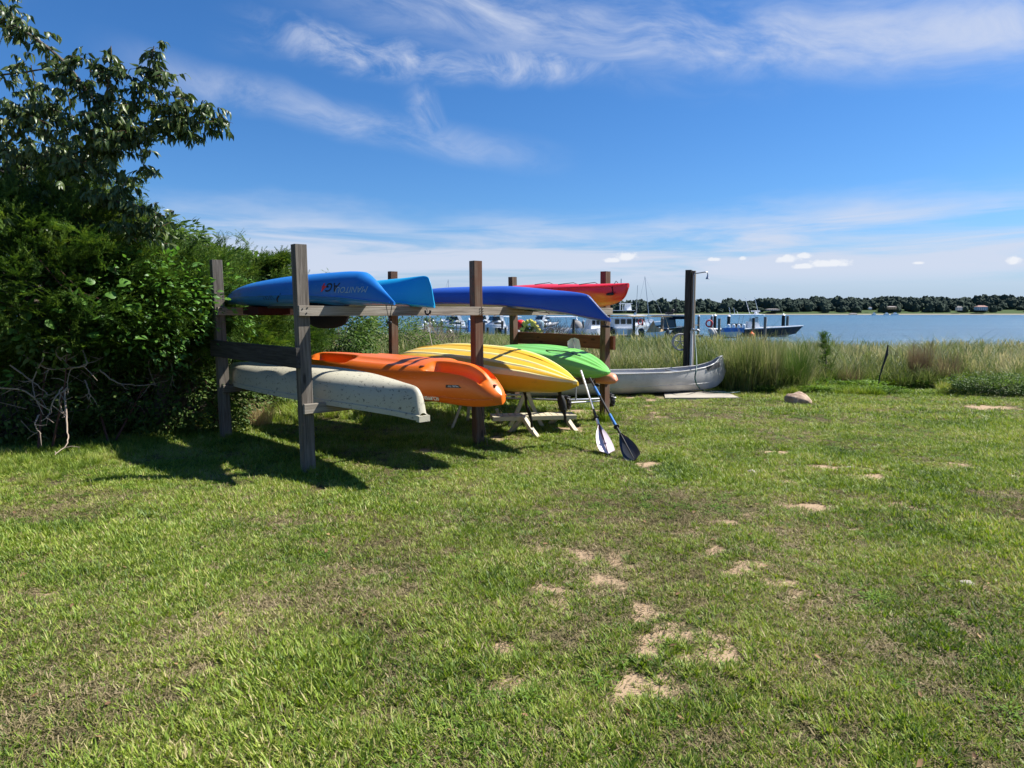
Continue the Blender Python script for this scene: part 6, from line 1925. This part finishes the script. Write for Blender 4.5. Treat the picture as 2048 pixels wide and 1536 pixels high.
def cruiser(hull_m, stripe, arch_back=True):
    def f(root, L):
        mb, gun = mhull(L, 3.0, 1.25, 1.2, .3); mb.build('hull', [M['white'], hull_m, M['white']], root)
        mb = MB()
        for g in gun: mb.tube([p + Vector((0, 0, -.28)) for p in g], .06, 6)
        mb.build('rub_rail', stripe, root, shade=60)
        mb = MB(); rings = []
        for u, w_, h in ((0, 1.15, 1.3), (.05, 1.15, 2.0), (.45, 1.1, 2.05), (.75, .8, 1.75), (1, .3, 1.45)):
            x = -L * .30 + L * .62 * u; rings.append([Vector((x, -w_, 1.15)), Vector((x, -w_ * .8, h)), Vector((x, w_ * .8, h)), Vector((x, w_, 1.15))])
        mb.loft(rings[::-1]); mb.build('cabin', M['white'], root)
        mb = MB(); mb.box((-.1, 0, 1.68), (L * .30, 2.13, .24), taper=.96); mb.build('window_band', M['glass'], root)
        mb = MB(); mb.box((-L * .03, 0, 2.30), (1.7, 1.7, .55), taper=.7); mb.build('windshield', M['glass'], root)
        mb = MB()
        for sy in (-1, 1): mb.loft([[Vector((x - .22, sy * 1.15, z)), Vector((x + .22, sy * 1.15, z)), Vector((x + .22, sy * 1.05, z)), Vector((x - .22, sy * 1.05, z))][::(1 if sy < 0 else -1)] for x, z in ((-L * .26, 1.2), (-L * .14, 2.4), (-L * .08, 3.0))])
        mb.box((-L * .05, 0, 3.05), (L * .34, 2.3, .13)); mb.build('radar_arch', M['white'], root)
        mb = MB(); mb.tube([(-L * .05, 0, 3.1), (-L * .05, 0, 3.9)], .03, 5); mb.build('antenna', M['white'], root)
    return f
boat(866, 942, 92, 'large white express cruiser with a swept radar arch, leftmost of the moored boats', cruiser(M['white'], M['navy']), PI + .42)
boat(962, 1018, 92, 'white express cruiser with pale blue bottom between the two right posts of the rack', cruiser(M['paleblue'], M['white']), PI + .42)
def open_boat(root, L):
    mb, gun = mhull(L, 2.2, .8, .6, .3); mb.build('hull', [M['white'], M['paleblue'], M['white']], root)
    mb = MB(); mb.box((0, 0, 1.2), (.8, .8, .9), taper=.8); mb.build('console', M['white'], root)
    T_top(root, -1.3, 1.1, 2.5, 1.6, z0=.9); outboard(root, -L / 2 - .1, 0, .4, M['black'], .3, 1.1)
boat(1000, 1046, 89, 'white centre console boat with T-top partly behind the right rear post', open_boat, .45)
def dinghy(root, L):
    mb, gun = mhull(L, 1.8, .6, .5, .3); mb.build('hull', [M['white'], M['navy'], M['white']], root)
    mb = MB(); mb.tube([(-.6, -.7, .6), (-.5, -.7, 2.0), (.6, -.7, 2.0), (.8, -.7, .6)], .05, 6); mb.tube([(-.1, -.7, .6), (0, -.7, 2.0)], .05, 6); mb.build('frame', M['black'], root)
    outboard(root, -L / 2, 0, .3, M['black'], .3); outboard(root, -L / 2 + .1, .5, .3, M['white'], .3)
boat(900, 946, 84, 'low open boat with a black tube frame in front of the large cruiser', dinghy)
boat(848, 880, 88, 'small white open boat half hidden by the twigs at the hedge end', dinghy)

boat(1176, 1222, 104, 'white centre console boat behind the pilothouse boat', open_boat, .5)
boat(940, 985, 104, 'white hardtop cruiser behind the blue pile', cruiser(M['white'], M['white']), PI + .5)
boat(1062, 1112, 106, 'white cruiser far behind the bare shrub', cruiser(M['white'], M['navy']), .5)
boat(832, 868, 108, 'white pilothouse boat behind the twigs, farthest left', cuddy, .5)
boat(1240, 1300, 108, 'white cuddy boat beyond the fishing boat', cuddy, .45)
def sailboat(root, L):
    mb, gun = mhull(L, 2.6, .9, .8, .2); mb.build('hull', [M['white'], M['navy'], M['white']], root)
    mb = MB(); mb.tube([(0, 0, .8), (.02, 0, 11.0)], [.09, .05], 6); mb.tube([(0, 0, 2.0), (-3.2, 0, 2.1)], .07, 6); mb.build('mast', M['gal'], root)
    mb = MB(); mb.tube([(0, 0, 10.9), (-L / 2, 0, 1.0)], .018, 4); mb.tube([(0, 0, 10.9), (L / 2, 0, 1.2)], .018, 4); mb.tube([(.4, 0, 8.0), (.4, .5, 8.0)], .02, 4); mb.build('rigging', M['gal'], root)
    mb = MB(); mb.box((.3, 0, 1.3), (2.6, 1.4, .5), taper=.8); mb.build('cabin', M['white'], root)
b = boat(870, 925, 165, 'sailboat whose bare mast rises above the ultramarine kayak', sailboat, PI, 'sailboat', 'sailboat')
s2 = copy_tree(b, (X_at(1300, 150), 150, MZ), PI, 'sailboat with a leaning bare mast behind the tan covered boat')
s2.rotation_euler = (0, R(7), PI)

# pilings
piles = [ # px, top py, distance, radius, cap, colour, label
 (1267.5, 637, 80, .16, 1, 'dark_wood', 'dark mooring pile in front of the fishing boat'), (1323.5, 637, 80, .17, 1, 'pile', 'grey mooring pile at the right end of the tan cover'),
 (1396.5, 633, 95, .17, 1, 'pile', 'grey capped pile standing alone right of the shower post'), (1422.5, 633, 92, .17, 1, 'pile', 'grey capped pile beside the life ring'),
 (1429, 632, 96, .22, 1, 'dark_wood', 'dark capped pile behind the life ring'), (1437.5, 637, 80, .17, 0, 'pile', 'grey pile without a cap by the white seat backs'),
 (1456.5, 633, 96, .24, 1, 'dark_wood', 'thick dark capped pile behind the white seat backs'), (1505.8, 636, 80, .17, 0, 'dark_wood', 'dark pile in front of the navy hull above the orange float'),
 (1529, 634, 80, .17, 0, 'pile', 'grey pile in front of the navy boat\'s windshield'), (1565.5, 631, 100, .25, 1, 'dark_wood', 'thick dark white-capped pile behind the navy bow'),
 (1573.8, 632, 100, .20, 0, 'pile', 'grey uncapped pile behind the navy bow'), (1147, 638, 82, .17, 0, 'dark_wood', 'dark pile beside the grey covered seat'),
 (1152.5, 640, 92, .17, 1, 'dark_wood', 'dark capped pile behind the grey covered seat'), (1166, 643, 92, .15, 1, 'dark_wood', 'dark pile left of the pilothouse boat'),
 (883.5, 642, 84, .15, 1, 'dark_wood', 'dark pile in front of the large cruiser\'s bow'), (938, 640, 86, .16, 1, 'seatblue', 'blue painted pile left of the right front post'),
 (968, 645, 84, .15, 0, 'dark_wood', 'dark pile just right of the middle front post'), (975.5, 655, 80, .15, 0, 'dark_wood', 'short dark pile at the second cruiser\'s side'),
 (992.5, 656, 80, .15, 0, 'dark_wood', 'short dark pile under the second cruiser\'s bow'), (1004.5, 642, 90, .15, 1, 'dark_wood', 'dark capped pile left of the T-top boat'),
 (1011, 655, 80, .15, 0, 'dark_wood', 'short dark pile in front of the T-top boat'), (866.5, 643, 90, .14, 1, 'pile', 'grey pile behind the bare twigs'),
 (850, 645, 86, .14, 1, 'pile', 'grey pile at the hedge end'), (1284.5, 645, 92, .14, 1, 'dark_wood', 'dark pile between fishing boat and tan cover')]
for px, py, Yd, r_, cap, m, lb in piles:
    x = X_at(px, Yd); tz = Q(px, py, Yd).z
    root = thing('mooring_pile', (x, Yd, MZ - .5), 0, lb, 'pile', 'mooring piles of the marina')
    mb = MB(); mb.lathe([(r_, 0), (r_ * .97, (tz - MZ) * .6), (r_ * .95, tz - MZ + .5)], n=10); mb.build('shaft', M[m], root, shade=60)
    if cap:
        mb = MB(); mb.lathe([(r_ * 1.12, 0), (r_ * 1.1, .04), (.01, .30)], (0, 0, tz - MZ + .503), 10); mb.build('cap', M['white'], root, shade=30)

mb = MB(); p = Q(1418.5, 647, 91); mb.torus((0, 0, 0), .42, .10, 'y', 20, 8); o = mb.build('life_ring', [M['ring']], shade=60); o.location = (p.x, p.y, p.z)
tag(o, 'red life ring hanging on the grey capped pile', 'life ring')
p = Q(1503, 671, 78); mb = MB(); mb.blob((0, 0, 0), (.34, .34, .38), 2.2); mb.blob((.0, 0, .42), (.08, .08, .1)); o = mb.build('mooring_buoy', M['orangebuoy'], shade=60); o.location = (p.x, p.y, p.z)
tag(o, 'orange round float below the dark pile by the navy hull', 'buoy')
# docks
def dock(px0, px1, Yd, w_, z, label):
    x0, x1 = X_at(px0, Yd), X_at(px1, Yd); root = thing('dock', ((x0 + x1) / 2, Yd, MZ), 0, label, 'dock')
    mb = MB(); mb.box((0, 0, z), (x1 - x0, w_, .10)); mb.build('deck', M['rail'], root)
    mb = MB(); mb.box((0, -w_ / 2 + .06, z - .15), (x1 - x0, .08, .18)); mb.box((0, w_ / 2 - .06, z - .15), (x1 - x0, .08, .18)); mb.build('stringer', M['pile'], root)
    k = int((x1 - x0) / 3)
    for q in range(k + 1):
        for sy in (-1, 1):
            b_ = MB(); b_.lathe([(.12, -1), (.12, z + .10)], ((x0 - x1) / 2 + (x1 - x0) * q / max(k, 1), sy * (w_ / 2 + .14), 0), 8); b_.build('leg', M['pile'], root)
dock(1228, 1400, 82.5, 1.6, .35, 'low dock running between the boats left of the shower post')
dock(960, 1215, 83, 1.6, .35, 'low dock in front of the cruisers behind the rack')
for px in (1262, 1312): 
    p = Q(px, 664, 81); mb = MB(); mb.box((0, 0, .3), (.9, .6, .7), taper=.92); mb.box((0, 0, .68), (.95, .65, .07)); o = mb.build('dock_box', M['white_dull']); o.location = (p.x, 81, MZ + .45)
    tag(o, 'white dock box left of the tan cover' if px < 1300 else 'white dock box under the tan covered boat', 'dock box')

# red float and yellow flowers in front of the marina
p = Q(1041, 650, 55); mb = MB(); mb.blob((0, 0, 0), (.40, .40, .42), 2.4); mb.tube([(0, 0, -.35), (0, 0, -2.4)], .05, 6)
o = mb.build('red_float', M['redcloth'], shade=60); o.location = p; tag(o, 'round bright red float on a stake beside the yellow flowers', 'float')
p = Q(1060, 655, 54); p.z = float(ground_z(p.x, min(p.y, 40)))
pz = Q(1060, 655, 54).z
root = thing('flowering_shrub', (p.x, 54, pz - .5), 0, 'dark shrub with big yellow flowers beside the red float', 'flowers')
rr = random.Random(8); mb = MB()
for k in range(150): mb.blob((rr.gauss(0, .38), rr.gauss(0, .2), rr.uniform(-1.5, .75) - abs(0)), (.12, .12, .10), 2, 4, 6)
mb.build('foliage', M['clump_green'], root, kind='stuff')
for k, (a, z) in enumerate(((-.45, .85), (-.2, .95), (.05, 1.0), (.3, .85), (.5, .55), (.65, .3), (-.62, .35), (.78, .1), (.2, .75), (-.35, .65))):
    f_ = MB(); f_.blob((a, -.35, z), (.17, .12, .15), 2, 6, 8)
    for q in range(6): f_.blob((a + .14 * math.cos(q), -.38, z + .13 * math.sin(q)), (.07, .04, .07), 2, 4, 6)
    f_.build('flower', M['petal'], root, shade=60)
p = Q(1075, 657, 56); mb = MB(); mb.blob((0, 0, 0), (.45, .2, .75), 2.2, 8, 12, 0, Matrix.Rotation(.5, 3, 'Y')); mb.blob((.3, -.1, -.45), (.2, .2, .3)); o = mb.build('upturned_dinghy', M['paleblue'], shade=60); o.location = p
tag(o, 'pale blue and white upturned dinghy leaning behind the yellow flowers', 'dinghy')

# ------------------------------------------------------------------ far shore houses and boats
def house(px, py, wpx, hpx, Yd, wall, roof, label, hip=True, wins=5):
    c = Q(px, py, Yd); w_ = wpx * .78 / FPX * Yd; h = hpx * .85 / FPX * Yd; c.z -= 1.2
    root = thing('house', (c.x, Yd, c.z - h / 2), 0, label, 'house')
    mb = MB(); mb.box((0, 0, h * .15), (w_, w_ * .5, h * 1.0)); mb.build('wall', wall, root)
    mb = MB(); z0 = h * .652; a, b = w_ * .54, w_ * .30; r_ = w_ * .30
    mb.add([(-a, -b, z0), (a, -b, z0), (a, b, z0), (-a, b, z0), (-r_, 0, z0 + h * .45), (r_, 0, z0 + h * .45)], [(3, 2, 1, 0), (0, 1, 5, 4), (2, 3, 4, 5), (1, 2, 5), (3, 0, 4)]); mb.build('roof', roof, root)
    for k in range(wins):
        for lv in (0, 1):
            q = MB(); q.box((-w_ * .42 + w_ * .84 * k / max(wins - 1, 1), -w_ * .252, -h * .12 + lv * h * .42), (w_ * .07, .2, h * .22)); q.build('window', M['glass'], root)
    q = MB(); q.box((w_ * .2, 0, z0 + h * .42), (w_ * .05, w_ * .05, h * .4)); q.build('chimney', M['roof_red'], root)
house(1962, 613, 26, 8, 914, M['paleblue'], M['roof_red'], 'large far house with a reddish roof among the trees, rightmost')
house(1918, 614, 14, 7, 914, M['white_dull'], M['roof'], 'pale far house left of the red-roofed one', wins=3)
house(1783, 613, 22, 5, 914, M['tan'], M['roof'], 'long low far house above the lawn on the far shore')
house(1740, 614, 8, 4, 914, M['white'], M['roof'], 'tiny white far house near a clearing', wins=2)
house(1706, 626, 18, 3.5, 893, M['white_dull'], M['roof'], 'pale boathouse at the far waterline', wins=3)
house(1545, 617, 30, 3, 914, M['white_dull'], M['roof'], 'far house showing as pale specks above the navy boat', wins=6)
house(1512, 621, 14, 4, 914, M['roof'], M['roof'], 'grey far house behind the navy boat\'s hardtop', wins=2)
for px, w_ in ((1773, 5), (1790, 7), (1748, 4), (1270, 3)):
    Yd = 860; c = X_at(px, Yd); L = w_ / FPX * Yd * 2
    root = thing('distant_boat', (c, Yd, MZ), 0, {1773: 'tiny white boat at the far shore, left of a pair', 1790: 'larger tiny white boat at the far shore', 1748: 'faint small boat close to the far boathouse', 1270: 'distant boat seen above the fishing boat'}[px], 'boat', 'boats across the bay')
    mb, gun = mhull(L, 2.6, 1.3, .8, .3); mb.build('hull', [M['white'], M['white'], M['white']], root)
    mb = MB(); mb.box((0, 0, 2.3), (L * .4, 2, 1.6), taper=.8); mb.build('cabin', M['white'], root)
